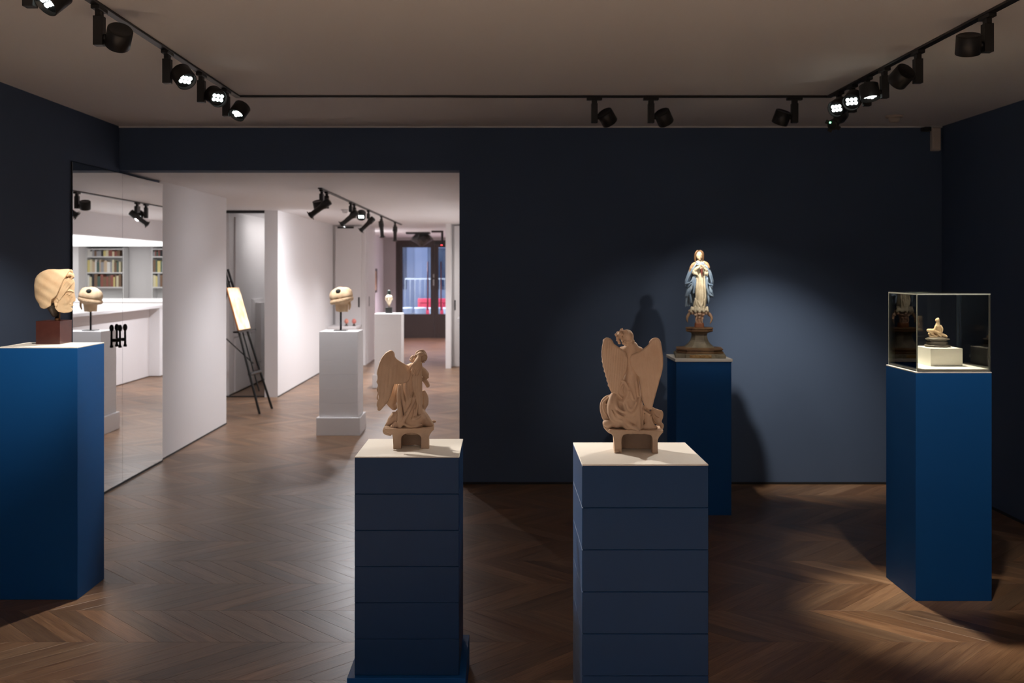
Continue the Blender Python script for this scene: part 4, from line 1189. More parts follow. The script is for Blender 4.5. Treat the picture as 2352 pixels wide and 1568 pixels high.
# ---------------------------------------------------------------- veiled head in profile
def veiled_head(root, z0):
    S = 1 / 464.0
    def P(px, py, y=0.0):
        return (px - 120.0, y, 718.0 - py)
    def P2(px, py):
        return (px - 120.0, 718.0 - py)
    O = (0, 0, 0)
    c = Clay((-10, -34, -3), (46, 34, 90), 0.6)
    # face from the profile line, rounded off sideways
    prof = [(122, 664), (132, 645), (150, 638), (159.5, 643), (161.6, 650), (161.2, 660), (160.2, 668), (161.4, 676), (163.2, 688), (163.0, 691.4), (160.2, 693.4), (157.6, 694.2), (158.6, 697.6), (157.2, 699.4), (158.0, 702), (155.0, 704.4), (154.6, 706.2), (156.0, 710), (154.6, 714.6), (150, 717.6), (139.6, 718.4), (128, 715.7), (121.6, 708), (118, 690)]
    def thf(X, Z):
        w = 27 - 0.20 * np.clip(36 - Z, 0, 60)
        u = np.clip((X - 6) / 36.5, 0, 1.25)
        return np.maximum(w * np.sqrt(np.clip(1.0 - u ** 2.0, 0.01, 1)), 3.4)
    def sf(px, py, off=0.0, sy=1):
        x, z = P2(px, py)
        return (x, sy * (float(thf(np.float32(x), np.float32(z))) + off), z)
    c.sheet([P2(*p) for p in prof], lambda X, Z: 0 * X, thf, 2.0, 0.8)
    for sy in (-1, 1):
        c.ell(sf(149.5, 675.8, 1.0, sy), (6.5, 3.4, 3.6), 2.0, (0, 6, -sy * 38), cut=True)     # eye socket
        c.ell(sf(148.6, 676.4, -2.6, sy), (4.4, 3.6, 2.6), 0.5)                               # eyeball
        c.tube([sf(143.6, 677.2, -0.4, sy), sf(148, 673.6, 0.2, sy), sf(153.6, 675.0, 0.2, sy)], [0.7, 1.15, 0.8], 0.5)
        c.tube([sf(143.8, 677.8, -0.4, sy), sf(148.4, 679.4, -0.4, sy), sf(153, 678.4, 0.0, sy)], [0.6, 0.9, 0.6], 0.5)
        c.tube([sf(141, 671.4, -0.2, sy), sf(147, 668.2, 0.2, sy), sf(153, 668, 0.4, sy), sf(158.5, 671, 0.6, sy)], [0.9, 1.5, 1.7, 1.4], 1.6)   # brow
        c.ell((P2(159.2, 690.4)[0], sy * 3.4, P2(159.2, 690.4)[1]), (3.2, 2.6, 2.7), 1.2)     # nostril wing
        c.tube([sf(156, 684, -1.0, sy), sf(154, 690, -0.4, sy), sf(152.6, 694.5, 0.0, sy)], [0.8, 1.0, 0.6], 1.4, cut=True)
        c.ell(sf(141, 690, -3.4, sy), (8, 4.4, 8.5), 4)                                       # cheek
        c.ell(sf(151.4, 699.4, 0.3, sy), (1.5, 1.2, 1.1), 0.8, cut=True)                      # corner of the mouth
    c.tube([sf(151.8, 697.6, -0.2, -1), P(157.2, 696.6, 0), sf(151.8, 697.6, -0.2, 1)], [1.0, 1.7, 1.0], 0.7)
    c.tube([sf(151.8, 701.0, -0.3, -1), P(157.0, 701.8, 0), sf(151.8, 701.0, -0.3, 1)], [1.0, 1.9, 1.0], 0.7)
    c.tube([sf(151.2, 699.3, 0.1, -1), P(158.6, 699.2, 0), sf(151.2, 699.3, 0.1, 1)], [0.6, 0.6, 0.6], 0.35, cut=True)
    c.ell(P(152, 711.5, 0), (4.4, 7, 4.6), 3)
    c.rough(0.15, 0.3, 2)
    link('face', c.mesh('face', S, O), M_TERRA2, root)
    # wavy hair from the parting back to the ear, and the ear ornament
    c = Clay((-2, -36, 12), (46, 36, 104), 0.6)
    c.ell(P(149, 632, 0), (7, 17, 8), 2)
    for sy in (-1, 1):
        for i in range(6):
            t = i / 5
            wv = 1.2 * math.sin(i * 2.1)
            c.tube([sf(158.5 - 8 * t, 648 - 7 * t, 0.8, sy), sf(154 - 9 * t, 653.5 - 7 * t, 1.6, sy), sf(148.5 - 8 * t, 661.5 - 8 * t + wv, 1.2, sy), sf(143 - 7 * t, 668.5 - 8 * t, 2.0, sy), sf(137.5 - 6 * t, 676.5 - 8 * t - wv, 1.4, sy), sf(129.5 - 3 * t, 689 - 6 * t, 1.0, sy)],
                   [1.5, 2.2, 2.0, 2.4, 2.2, 1.4], 0.6)
        c.ell(P(123.5, 699, sy * 23), (4.0, 3.2, 4.8), 1.0); c.ell(P(126, 690.5, sy * 24), (3.2, 2.6, 4.6), 1.0)
        c.ell(P(123, 706, sy * 22), (2.6, 2.4, 3.2), 0.8)
    for i in range(7):
        y = -15 + i * 5
        c.tube([P(146, 634, y), P(153, 631.5, y), P(157.5, 636, y), P(153, 641, y)], [2.4, 3.0, 2.8, 2.0], 0.9)
    c.tube([P(150, 622, -5), P(154.5, 623, -4), P(155.5, 628, -3), P(158.5, 632, -3)], [2.4, 3.2, 2.6, 2.2], 1.2)
    c.tube([P(149, 622, 6), P(154, 623, 5), P(155, 628, 4)], [2.4, 3.0, 2.2], 1.2)
    link('hair', c.mesh('hair', S, O), M_TERRA2, root)
    # the veil: a hollow hood
    c = Clay((-48, -44, 4), (38, 44, 104), 0.75)
    vpoly = [(77.2, 655), (78.7, 641), (83, 633), (91, 626), (98, 622), (106, 619.3), (118, 618.8), (130, 619.4), (140, 618.6), (150.2, 618.2), (150.4, 622.4), (143, 635), (136, 648.5), (131, 661), (125.3, 678.4), (120, 683), (114.8, 687), (113.5, 694), (112.3, 700.8), (107, 705), (99.8, 708.3), (94, 707.4), (90, 704.5), (87.4, 697), (82, 688), (78.7, 679.6)]
    def vth(X, Z):
        u2 = np.where(X < 0, (X / 47.0) ** 2, (X / 62.0) ** 2) + np.where(Z > 54, ((Z - 54) / 52.0) ** 2, ((Z - 54) / 90.0) ** 2)
        return 38 * np.sqrt(np.clip(1.0 - u2, 0.03, 1)) + 0.5 * np.sin(0.20 * X + 0.28 * Z)
    c.sheet([P2(*p) for p in vpoly], lambda X, Z: 0 * X, vth, 2.0, 1.6)
    c.ell(P(128, 664, 0), (34, 31, 40), 2.0, (0, 12, 0), cut=True)
    c.tube([P(150, 622, -10), P(142, 636, -24), P(134, 652, -30), P(129, 666, -31.5), P(124, 680, -30)], [1.4, 1.6, 1.6, 1.6, 1.4], 1.0)
    c.tube([P(150, 622, 10), P(142, 636, 24), P(134, 652, 30), P(129, 666, 31.5), P(124, 680, 30)], [1.4, 1.6, 1.6, 1.6, 1.4], 1.0)
    c.rough(0.25, 0.12, 5)
    link('veil', c.mesh('veil', S, O), M_TERRA2, root)
    c = Clay((-40, -34, 8), (10, 34, 98), 0.9)                                                # back of the skull that fills the hood
    c.ell(P(116, 660, 0), (33, 30, 36), 2)
    link('skull', c.mesh('skull', S, O), M_TERRA2, root)
    c = Clay((-28, -20, -18), (14, 20, 20), 0.8)
    c.tube([P(112, 698, 0), P(115, 710, 0), P(119, 722, 0)], [13, 9, 6], 2)
    link('shaded_neck_stub', c.mesh('shaded_neck_stub', S, O), M_STONE_AND_SHADE, root)  # neck given the dark stone colour to paint the shadow under the jaw
    return S

# ---------------------------------------------------------------- broken head mounted nose-down: bowl-like crown with a dark hole
def broken_head(root):
    S = 1 / 240.7
    def P(px, py, y=0.0):
        return (px - 784.0, y, 712.0 - py)
    c = Clay((-32, -34, -3), (32, 36, 62), 0.6)
    c.ell(P(783, 676, 2), (26.5, 27, 21), 2)
    c.ell(P(795, 666, 4), (12, 14, 9), 4)
    c.tube([P(784, 712, 4), P(784, 698, 4), P(784, 684, 3)], [13, 15, 17], 3)
    n = 14
    ringp = [P(784 + 21.5 * math.cos(2 * math.pi * i / n), 686 - 4.5 * math.cos(2 * math.pi * i / n), 2 + 22 * math.sin(2 * math.pi * i / n)) for i in range(n + 1)]
    c.tube(ringp, 5.2, 3.0, sub=3)
    ring2 = [P(784 + 25.5 * math.cos(2 * math.pi * i / n), 680.5 - 4.5 * math.cos(2 * math.pi * i / n), 2 + 26 * math.sin(2 * math.pi * i / n)) for i in range(n + 1)]
    c.tube(ring2, 0.9, 1.0, cut=True, sub=3)
    for i in range(18):
        a = 2 * math.pi * i / 18
        c.tube([P(784 + 27 * math.cos(a), 683, 2 + 27 * math.sin(a)), P(784 + 28 * math.cos(a + 0.1), 690, 2 + 28 * math.sin(a + 0.1))], [0.8, 1.2], 0.8, cut=True)
    c.tube([P(803, 690, -4), P(804, 698, -4), P(802, 706, -2)], [2.6, 2.4, 1.4], 1.0)
    # features turned to the far side
    c.ell(P(786, 694, 18), (11, 8, 12), 3); c.tube([P(786, 690, 26), P(786, 697, 29)], [1.6, 2.4], 1.4)
    c.tube([P(781, 703, 24), P(791, 703, 24)], 1.4, 1)
    c.blk((-40, -40, -6), (40, 40, 0.5), 0.6, 0.2, cut=True)
    c.ell(P(779, 664, -20), (6.4, 8, 5.4), 0.8, (35, 0, 0), cut=True)
    c.rough(0.35, 0.18, 3)
    link('head', c.mesh('head', S, (0, 0, 0)), M_TERRA2, root)
    h = Clay((-16, -32, 36), (6, -2, 62), 0.6)
    h.ell(P(779, 664.0, -17.0), (6.0, 5.4, 4.6), 0.5, (35, 0, 0))
    link('hole', h.mesh('hole', S, (0, 0, 0)), M_HOLE_SHADE, root)  # near-black plug paints the shade inside the hole
    return S

# ---------------------------------------------------------------- seated figurine on a rocky base
def figurine(root):
    S = 1 / 467.0
    def P(px, py, y=0.0):
        return (px - 2156.0, y, 794.0 - py)
    c = Clay((-26, -16, 16), (24, 16, 70), 0.45)
    c.tube([P(2157, 768, 1), P(2158, 758, 1), P(2157, 747, 0), P(2156, 741, 0)], [6.5, 5.6, 6.0, 4.0], 2)
    c.ell(P(2155.5, 733, 0), (4.2, 4.6, 5.0), 0.8); c.tube([P(2156, 741, 0), P(2155.6, 736, 0)], [2.4, 2.4], 1)
    c.ell(P(2152, 733.6, -1), (1.2, 1.0, 1.6), 0.8)
    c.tube([P(2157, 730, 2), P(2159, 737, 3), P(2159, 743, 3)], [3.0, 2.4, 1.4], 1)
    c.tube([P(2162, 746, -2), P(2165, 752, -3), P(2164, 760, -3), P(2160, 766, -5)], [2.6, 2.5, 2.1, 1.7], 1)
    c.tube([P(2152, 746, -4), P(2149, 753, -6), P(2146, 760, -7)], [2.4, 2.1, 1.6], 1)
    for i in range(4):
        c.tube([P(2146, 760, -7), P(2143 + 1.0 * i, 761.5 + 0.8 * i, -8.5 + 0.5 * i)], [0.9, 0.6], 0.3)
    c.tube([P(2158, 763, -3), P(2147, 757, -5), P(2136, 756, -4)], [5.0, 4.4, 3.2], 1.5)
    c.tube([P(2136, 756, -4), P(2143, 764, -6), P(2150, 769, -6)], [3.2, 2.8, 2.2], 1.2)
    c.tube([P(2158, 765, 5), P(2148, 762, 4), P(2139, 765, 2), P(2146, 770, 0)], [5.0, 4.2, 3.4, 2.6], 1.5)
    c.tube([P(2138, 769, -6), P(2144, 771, -7), P(2152, 771, -6)], [1.8, 2.4, 2.2], 1)
    c.tube([P(2158, 768, -2), P(2167, 767, -2), P(2174, 770, -2)], [5.0, 4.4, 3.0], 2)
    c.tube([P(2154, 757, -6), P(2156, 764, -7), P(2162, 770, -7)], [1.4, 1.8, 1.6], 0.8)
    c.rough(0.15, 0.5, 3)
    link('figure', c.mesh('figure', S, (0, 0, 0)), M_TERRA2, root)
    c = Clay((-36, -30, -2), (36, 30, 28), 0.7)
    c.ell(P(2155, 776, 0), (27, 20, 5.0), 1.5)
    c.ell(P(2155, 784, 0), (24, 18, 9), 2)
    c.ell(P(2156, 791, 0), (29, 22, 5), 2)
    c.blk((-40, -40, -8), (40, 40, 0.0), 0.4, 0.2, cut=True)
    c.rough(0.8, 0.25, 4)
    link('rock_base', c.mesh('rock_base', S, (0, 0, 0)), M_STONE_AND_SHADE, root)
    return S

# ---------------------------------------------------------------- small pale bust with dark crown on a black block
def small_bust(root):
    S = 1 / 173.0
    c = Clay((-12, -12, 10), (12, 12, 56), 0.4)
    c.tube([(0, 0, 18), (0, 0, 24)], [2.4, 3.0], 1)
    c.tube([(0, 0, 25), (0, -0.6, 31), (0, -1, 36)], [4.4, 6.6, 7.2], 2)
    c.ell((0, -1, 36), (7.8, 7.8, 6.0), 1.5)
    c.tube([(0, -8, 35), (0, -9.4, 31)], [0.9, 1.4], 0.8)
    for sx in (-1, 1):
        c.ell((sx * 3.0, -8.2, 34.4), (1.5, 1.0, 0.9), 0.5, cut=True)
        c.ell((sx * 7.6, 0, 33), (1.4, 2.0, 2.6), 0.8)
    c.tube([(-2.2, -7.4, 27.6), (2.2, -7.4, 27.6)], 0.8, 0.6)
    link('face', c.mesh('face', S, (0, 0, 0)), mat('pale_cream_stone', (0.78, 0.66, 0.47), 0.6), root)
    c = Clay((-10, -10, 34), (10, 12, 58), 0.5)
    c.ell((0, 0.5, 42), (5.2, 5.2, 4.4), 1)
    c.tube([(0, 0, 43), (0, 0, 50)], [4.2, 4.0], 1)
    link('crown', c.mesh('crown', S, (0, 0, 0)), mat('dark_green_bronze', (0.03, 0.04, 0.035), 0.5), root)
    cyl('mount_rod', (0, 0, 13.5 * S), (0, 0, 19 * S), 0.006, M_BRASS, root, n=12)
    box('mount_block', -7.5 * S, 7.5 * S, -7.5 * S, 7.5 * S, 0, 14 * S, M_BLACK, root, 0.002)
    return S
# ------------------------------------------------------------------ pedestals
def plain_pedestal(x0, x1, y0, y1, h, m, label, top_th=0.006, over=0.0):
    e = empty('display_pedestal', ((x0 + x1) / 2, (y0 + y1) / 2, 0))
    tag(e, label, 'pedestal')
    w, d = (x1 - x0) / 2, (y1 - y0) / 2
    box('body', -w, w, -d, d, 0, h - top_th, m, e, 0.0015)
    box('top_board', -w - over, w + over, -d - over, d + over, h - top_th, h, M_BLOCKTOP, e, 0.001)
    return e
def stacked_pedestal(xc, yc, w, n, bh, label):
    e = empty('stacked_pedestal', (xc, yc, 0))
    tag(e, label, 'pedestal')
    r = w / 2
    ph = 0.112
    box('plinth', -r - 0.024, r + 0.024, -r - 0.024, r + 0.024, 0, ph, M_BLUE, e, 0.0015)
    me = None
    for i in range(n):
        bm = bmesh.new()
        add_box(bm, -r, r, -r, r, 0.0, bh - 0.0004, 0.0018, 1)
        o = link('block', bm_mesh(bm, 'block'), M_NAVYBLUE, e, (0, 0, ph + i * bh))
    box('top_board', -r, r, -r, r, ph + n * bh - 0.0004, ph + n * bh + 0.004, M_BLOCKTOP, e, 0.001)
    return e, ph + n * bh + 0.004
plain_pedestal(-2.362, -1.985, 4.67, 4.985, 1.184, M_BLUE, 'blue pedestal under the veiled head beside the mirror', 0.005)
A1, z1 = stacked_pedestal(-0.332, 3.711, 0.370, 6, 0.1284, 'navy pedestal of six stacked blocks under the angel with one broad wing')
A2, z2 = stacked_pedestal(0.424, 3.103, 0.370, 7, 0.1232, 'navy pedestal of seven stacked blocks under the two-winged angel')
plain_pedestal(1.105, 1.454, 6.274, 6.61, 0.985, M_BLUE, 'blue pedestal under the painted figure in a blue mantle', 0.018, 0.006)
plain_pedestal(1.939, 2.295, 4.652, 5.01, 1.070, M_BLUE, 'blue pedestal under the glass case', 0.006)

def white_pedestal(x0, x1, y0, y1, h, label):
    e = empty('display_pedestal', ((x0 + x1) / 2, (y0 + y1) / 2, 0))
    tag(e, label, 'pedestal')
    w, d = (x1 - x0) / 2, (y1 - y0) / 2
    box('plinth', -w - 0.024, w + 0.024, -d - 0.024, d + 0.024, 0, 0.165, M_PEDW, e, 0.002)
    n = 6
    bh = (h - 0.165 - 0.004) / n
    for i in range(n):
        box('block', -w, w, -d, d, 0.165 + i * bh, 0.165 + (i + 1) * bh - 0.0004, M_PEDW, e, 0.0008)
    box('top_board', -w, w, -d, d, h - 0.0044, h, M_PEDW, e, 0.001)
    return e
white_pedestal(-1.695, -1.335, 9.30, 9.66, 0.966, 'white pedestal under the broken head with a dark hole')
white_pedestal(-1.650, -1.300, 13.02, 13.37, 0.966, 'white pedestal under the small pale bust near the street door')

# ------------------------------------------------------------------ sculptures in the dark room
e = empty('angel_statue', (-0.332, 3.715, z1), math.radians(3)); tag(e, 'terracotta angel with one broad wing and long tied hair, seen from behind', 'statue'); angel_side(e)
e = empty('angel_statue', (0.424, 3.135, z2), math.radians(-4)); tag(e, 'terracotta angel with two raised wings and curly hair, seen from behind', 'statue'); angel_back(e)
e = empty('painted_statue', (1.287, 6.455, 0.985), math.radians(-8)); tag(e, 'painted standing woman in blue mantle on a moulded wooden foot', 'statue'); madonna(e)
e = empty('veiled_head', (-2.205, 4.86, 1.184)); tag(e, 'pale terracotta veiled woman head in profile on burgundy block', 'sculpture')
hz = 0.152
veiled_head(e, hz)
for o in list(e.children):
    o.location = (0.012, 0.04, hz)
    o.rotation_euler = (0, 0, math.radians(21))
box('mount_block', -0.062, 0.055, -0.004, 0.132, 0, 0.113, M_BURG, e, 0.0008)
cyl('mount_rod', (0.018, 0.05, 0.113), (0.018, 0.05, 0.19), 0.0085, M_BLACKM, e, n=14)
cyl('mount_pin', (0.033, 0.045, 0.113), (0.033, 0.045, 0.165), 0.003, M_BRASS, e, n=10)
cyl('mount_collar', (0.018, 0.05, 0.113), (0.018, 0.05, 0.126), 0.0115, M_BRASS, e, n=16)

# ------------------------------------------------------------------ glass case, board, block and figurine
def glass_case():
    x0, x1, y0, y1, z0, z1c = 1.948, 2.292, 4.659, 5.003, 1.070, 1.436
    e = empty('glass_case', ((x0 + x1) / 2, (y0 + y1) / 2, z0))
    tag(e, 'clear glass display case on a blue pedestal', 'display case')
    cx, cy = (x0 + x1) / 2, (y0 + y1) / 2
    t = 0.006
    H = z1c - z0
    def pane(name, a):
        bm = bmesh.new()
        fs = add_box(bm, *a)
        me = bpy.data.meshes.new(name)
        me.materials.append(M_GLASS); me.materials.append(M_GEDGE)
        big = max(f.calc_area() for f in bm.faces)
        for f in bm.faces:
            f.material_index = 0 if f.calc_area() > big * 0.5 else 1
        bmesh.ops.recalc_face_normals(bm, faces=bm.faces[:])
        bm.to_mesh(me); bm.free()
        return link(name, me, None, e)
    w, d = (x1 - x0) / 2, (y1 - y0) / 2
    pane('pane', (-w, w, -d, -d + t, 0, H - t))
    pane('pane', (-w, w, d - t, d, 0, H - t))
    pane('pane', (-w, -w + t, -d + t, d - t, 0, H - t))
    pane('pane', (w - t, w, -d + t, d - t, 0, H - t))
    pane('top_pane', (-w, w, -d, d, H - t, H))
    box('base_board', -w + t, w - t, -d + t, d - t, 0, 0.012, M_BLOCKTOP, e, 0.001)
glass_case()
b = box('plinth_block', -0.077, 0.077, -0.085, 0.085, 0, 0.086, M_BLOCKTOP, None, 0.0012, loc=(2.150, 4.885, 1.082))
tag(b, 'small white block inside the glass case', 'block')
e = empty('figurine', (2.148, 4.895, 1.168), math.radians(-18)); tag(e, 'small clay seated figure on dark rocky base inside glass case', 'figurine'); figurine(e)

# ------------------------------------------------------------------ track lighting
_head_cache = {}
def head_meshes():
    if _head_cache:
        return _head_cache
    bm = bmesh.new()
    R, L = 0.048, 0.078
    prof = [(0.001, L / 2 - 0.002), (R - 0.006, L / 2 - 0.002), (R - 0.005, L / 2), (R, L / 2 - 0.003), (R, -L / 2 + 0.002), (R - 0.0015, -L / 2), (R - 0.004, -L / 2), (R - 0.004, -L / 2 + 0.020), (0.001, -L / 2 + 0.020)]
    n = 36
    rows = []
    for r, z in prof:
        rows.append([bm.verts.new((r * math.cos(2 * math.pi * i / n), r * math.sin(2 * math.pi * i / n), z)) for i in range(n)])
    for a, b in zip(rows[:-1], rows[1:]):
        for i in range(n):
            bm.faces.new((a[i], b[i], b[(i + 1) % n], a[(i + 1) % n]))
    bm.faces.new(rows[0]); bm.faces.new(rows[-1])
    for f in bm.faces:
        f.smooth = True
    for e_ in bm.edges:
        if len(e_.link_faces) == 2 and e_.calc_face_angle(0) > 0.6:
            e_.smooth = False
    _head_cache['head'] = bm_mesh(bm, 'head')
    _head_cache['head'].materials.append(M_BLACK)
    bm = bmesh.new()
    add_lathe(bm, [(R - 0.0042, -L / 2 + 0.0175), (R - 0.0042, -L / 2 + 0.0195)], 32)
    _head_cache['lens'] = bm_mesh(bm, 'lens_plate'); _head_cache['lens'].materials.append(M_LENS)
    bm = bmesh.new()
    add_lathe(bm, [(0.0078, 0.0), (0.0088, 0.002), (0.0088, 0.007), (0.006, 0.0085)], 12)
    _head_cache['led'] = bm_mesh(bm, 'led', True); _head_cache['led'].materials.append(M_LED)
    bm = bmesh.new()
    add_cyl(bm, (0, 0, -L / 2 - 0.0), (0, 0, -L / 2 + 0.001), R, None, 32, False)
    bm.free()
    bm = bmesh.new()
    add_box(bm, -0.016, 0.016, -0.045, 0.045, -0.016, 0.0, 0.002)
    add_box(bm, -0.011, 0.011, -0.016, 0.016, -0.040, -0.016)
    _head_cache['adapter'] = bm_mesh(bm, 'track_adapter'); _head_cache['adapter'].materials.append(M_BLACK)
    bm = bmesh.new()
    add_box(bm, -0.0185, 0.0185, -0.0185, 0.0185, -0.150, -0.036, 0.0012)
    _head_cache['driver'] = bm_mesh(bm, 'driver_box'); _head_cache['driver'].materials.append(M_BLACK)
    bm = bmesh.new()
    add_cyl(bm, (0.018, 0, -0.118), (0.030, 0, -0.118), 0.012, None, 18)
    _head_cache['arm'] = bm_mesh(bm, 'pivot_arm'); _head_cache['arm'].materials.append(M_BLACK)
    return _head_cache

TRK_H = 0.011
def aim_matrix(d):
    return Vector(d).to_track_quat('-Z', 'Y').to_euler()
def spot(pos, side, aim, label, grp, watts=0.0, cone=30, blend=0.5, col=(1.0, 0.905, 0.79), along='y', lit=True, soft=0.03):
    """track spot: adapter on the rail, upright driver box, round head on a side pivot, six LEDs, and its own light"""
    c = head_meshes()
    ang = {'+x': 0, '-x': math.pi, '+y': math.pi / 2, '-y': -math.pi / 2}[side]
    e = empty('track_spot', (pos[0], pos[1], pos[2] - TRK_H), 0)
    tag(e, label, 'spotlight', grp)
    o = link('track_adapter', c['adapter'], None, e); o.rotation_euler = (0, 0, 0 if along == 'y' else math.pi / 2)
    link('driver_box', c['driver'], None, e)
    o = link('pivot_arm', c['arm'], None, e); o.rotation_euler = (0, 0, ang)
    hc = Vector((math.cos(ang) * 0.076, math.sin(ang) * 0.076, -0.118))
    world_c = Vector(e.location) + hc
    d = (Vector(aim) - world_c).normalized()
    h = link('head', c['head'], None, e, hc, aim_matrix(d))
    link('lens_plate', c['lens'], None, h)
    if lit:
        for i in range(3):
            for j in range(2):
                link('led', c['led'], None, h, ((i - 1) * 0.0205, (j - 0.5) * 0.0205, -0.0285))
    if watts > 0:
        ld = bpy.data.lights.new('spot_beam', 'SPOT')
        ld.energy = watts
        ld.color = col
        ld.spot_size = math.radians(cone)
        ld.spot_blend = blend
        ld.shadow_soft_size = soft
        lo = bpy.data.objects.new('spot_beam', ld)
        COL.objects.link(lo)
        lo.parent = h
        lo.location = (0, 0, -0.042)
    return e

def projector_lamp(pos, aim, label, grp, watts=0.0, cone=24, col=(1.0, 0.9, 0.8), blend=0.3, green=False, along='y', sc=1.0):
    """framing projector: rail adapter, bent bracket, long barrel with a flared shutter end"""
    e = empty('framing_projector', (pos[0], pos[1], pos[2] - TRK_H))
    tag(e, label, 'spotlight', grp)
    c = head_meshes()
    o = link('track_adapter', c['adapter'], None, e); o.rotation_euler = (0, 0, 0 if along == 'y' else math.pi / 2)
    box('driver_box', -0.016, 0.016, -0.045, 0.045, -0.10 * sc, -0.036, M_BLACK, e, 0.002)
    bm = bmesh.new()
    add_box(bm, -0.006, 0.006, -0.010, 0.010, -0.15 * sc, -0.09 * sc, 0.001)
    link('bracket', bm_mesh(bm, 'bracket'), M_BLACK, e)
    hc = Vector((0, 0, -0.15 * sc))
    d = (Vector(aim) - (Vector(e.location) + hc)).normalized()
    bm = bmesh.new()
    add_lathe(bm, [(0.020, 0.09), (0.034, 0.085), (0.036, 0.02), (0.027, 0.0), (0.024, -0.07), (0.024, -0.11), (0.030, -0.115), (0.030, -0.135), (0.022, -0.136)], 20)
    for i in range(4):
        a = i * math.pi / 2 + 0.6
        bm2 = bmesh.new()
        add_box(bm2, 0.024, 0.045, -0.012, 0.012, -0.132, -0.128)
        bmesh.ops.rotate(bm2, verts=bm2.verts[:], cent=(0, 0, 0), matrix=Matrix.Rotation(a, 3, 'Z'))
        tm = bpy.data.meshes.new('t'); bm2.to_mesh(tm); bm2.free()
        bm.from_mesh(tm); bpy.data.meshes.remove(tm)
    h = link('barrel', bm_mesh(bm, 'barrel'), M_BLACK, e, hc, aim_matrix(d))
    cyl('lens', (0, 0, -0.1365), (0, 0, -0.139), 0.020, M_LENS, h, n=20)
    if green:
        cyl('pilot_lamp', (0.010, 0.018, -0.139), (0.010, 0.018, -0.143), 0.005, M_LEDGREEN, h, n=10)
    if watts > 0:
        ld = bpy.data.lights.new('projector_beam', 'SPOT')
        ld.energy = watts; ld.color = col; ld.spot_size = math.radians(cone); ld.spot_blend = blend; ld.shadow_soft_size = 0.02
        lo = bpy.data.objects.new('projector_beam', ld); COL.objects.link(lo); lo.parent = h; lo.location = (0, 0, -0.145)
    return e

TXL, TXR, TY = -1.56, 1.95, 5.91
trk = empty('lighting_track', (0, TY, ZC)); tag(trk, 'black U-shaped lighting track on the dark room ceiling', 'track')
def rail(parent, x0, x1, y0, y1):
    bm = bmesh.new()
    add_box(bm, x0, x1, y0, y1, -TRK_H, 0, 0.001)
    return link('rail', bm_mesh(bm, 'rail'), M_BLACK, parent)
rail(trk, TXL - 0.017, TXL + 0.017, -5.4, 0.017)
rail(trk, TXR - 0.017, TXR + 0.017, -5.4, 0.017)
rail(trk, TXL + 0.017, TXR - 0.017, -0.017, 0.017)
gtrk = empty('lighting_track', (-1.58, 8.7, ZG)); tag(gtrk, 'straight black lighting track on the white gallery ceiling', 'track')
rail(gtrk, -0.017, 0.017, 0, 7.1)

K = SPOT_GAIN
GL, GBk, GR = 'spots on the left rail', 'spots on the back rail', 'spots on the right rail'
ANG1, ANG2, HEADP, CASEP, MADP = (-0.33, 3.70, 1.06), (0.424, 3.13, 1.15), (-2.15, 4.90, 1.36), (2.12, 4.84, 1.20), (1.287, 6.45, 1.35)
spot((TXL, 3.30, ZC), '+x', (-2.35, 2.2, 1.1), 'lit track spot cut by the top left corner of the picture', GL, 30 * K, 34)
spot((TXL, 3.87, ZC), '+x', HEADP, 'unlit-looking drum spot on the left rail, aimed away at the veiled head', GL, 62 * K, 44, 0.7)
spot((TXL, 4.66, ZC), '+x', ANG1, 'lit six-LED spot, nearest the viewer of the three facing ones left', GL, 75 * K, 26)
spot((TXL, 5.19, ZC), '+x', ANG2, 'lit six-LED spot, middle of the three at the left rail end', GL, 210 * K, 30)
spot((TXL, 5.66, ZC), '+x', (-2.05, 4.7, 1.15), 'lit six-LED spot at the left rail corner, tilted down left', GL, 75 * K, 44)
spot((0.556, TY, ZC), '+x', (2.2, 7.4, 0.3), 'black spot leftmost on the back rail', GBk, 9 * K, 50, along='x')
spot((0.892, TY, ZC), '+x', (2.12, 7.18, 0.58), 'black spot second on the back rail', GBk, 115 * K, 38, 1.0, along='x')
spot((1.744, TY, ZC), '-x', (1.25, 6.6, 1.0), 'black spot rightmost on the back rail, head on its left', GBk, 2.5 * K, 40, along='x')
spot((TXR, 3.99, ZC), '-x', (2.10, 4.75, 0.9), 'drum spot alone on the right rail near the picture edge', GR, 30 * K, 34)
spot((TXR, 4.655, ZC), '-x', MADP, 'black spot on the right rail tilted away at the painted statue', GR, 26 * K, 30, 1.0)
spot((TXR, 5.06, ZC), '-x', (1.98, 4.72, 1.0), 'spot on the right rail pointing down with a glowing rim', GR, 115 * K, 36, 0.8, col=(1.0, 0.86, 0.66))
spot((TXR, 5.30, ZC), '-x', ANG2, 'lit six-LED spot glaring brightest on the right rail', GR, 110 * K, 22)
spot((TXR, 5.52, ZC), '-x', ANG1, 'lit six-LED spot half hidden beside the brightest one', GR, 60 * K, 24)
projector_lamp((TXR, 5.74, ZC), (0.2, 3.2, 1.1), 'small black framing projector with green pilot lamp, right rail corner', GR, 0, green=True)
# unseen spots added nearer the viewer: bounce off rear wall and floor gives fill
for x, y, aim, w, c_, lb in ((TXL, 1.3, (-1.2, 0.6, 0), 1250, 90, 'added fill spot on the left rail close to the viewer'), (TXR, 1.3, (1.5, 0.6, 0), 760, 90, 'added fill spot on the right rail close to the viewer'),
                             (TXL, 0.75, (-1.6, -2.45, 1.3), 90, 110, 'added fill spot at the left rail start, aimed at the rear wall'), (TXR, 0.75, (1.6, -2.45, 1.2), 12, 110, 'added fill spot at the right rail start, aimed at the rear wall')):
    spot((x, y, ZC), '+x' if x < 0 else '-x', aim, lb, 'added fill spots nearer the viewer', w * K, c_, 0.9, col=(0.80, 0.92, 1.0))

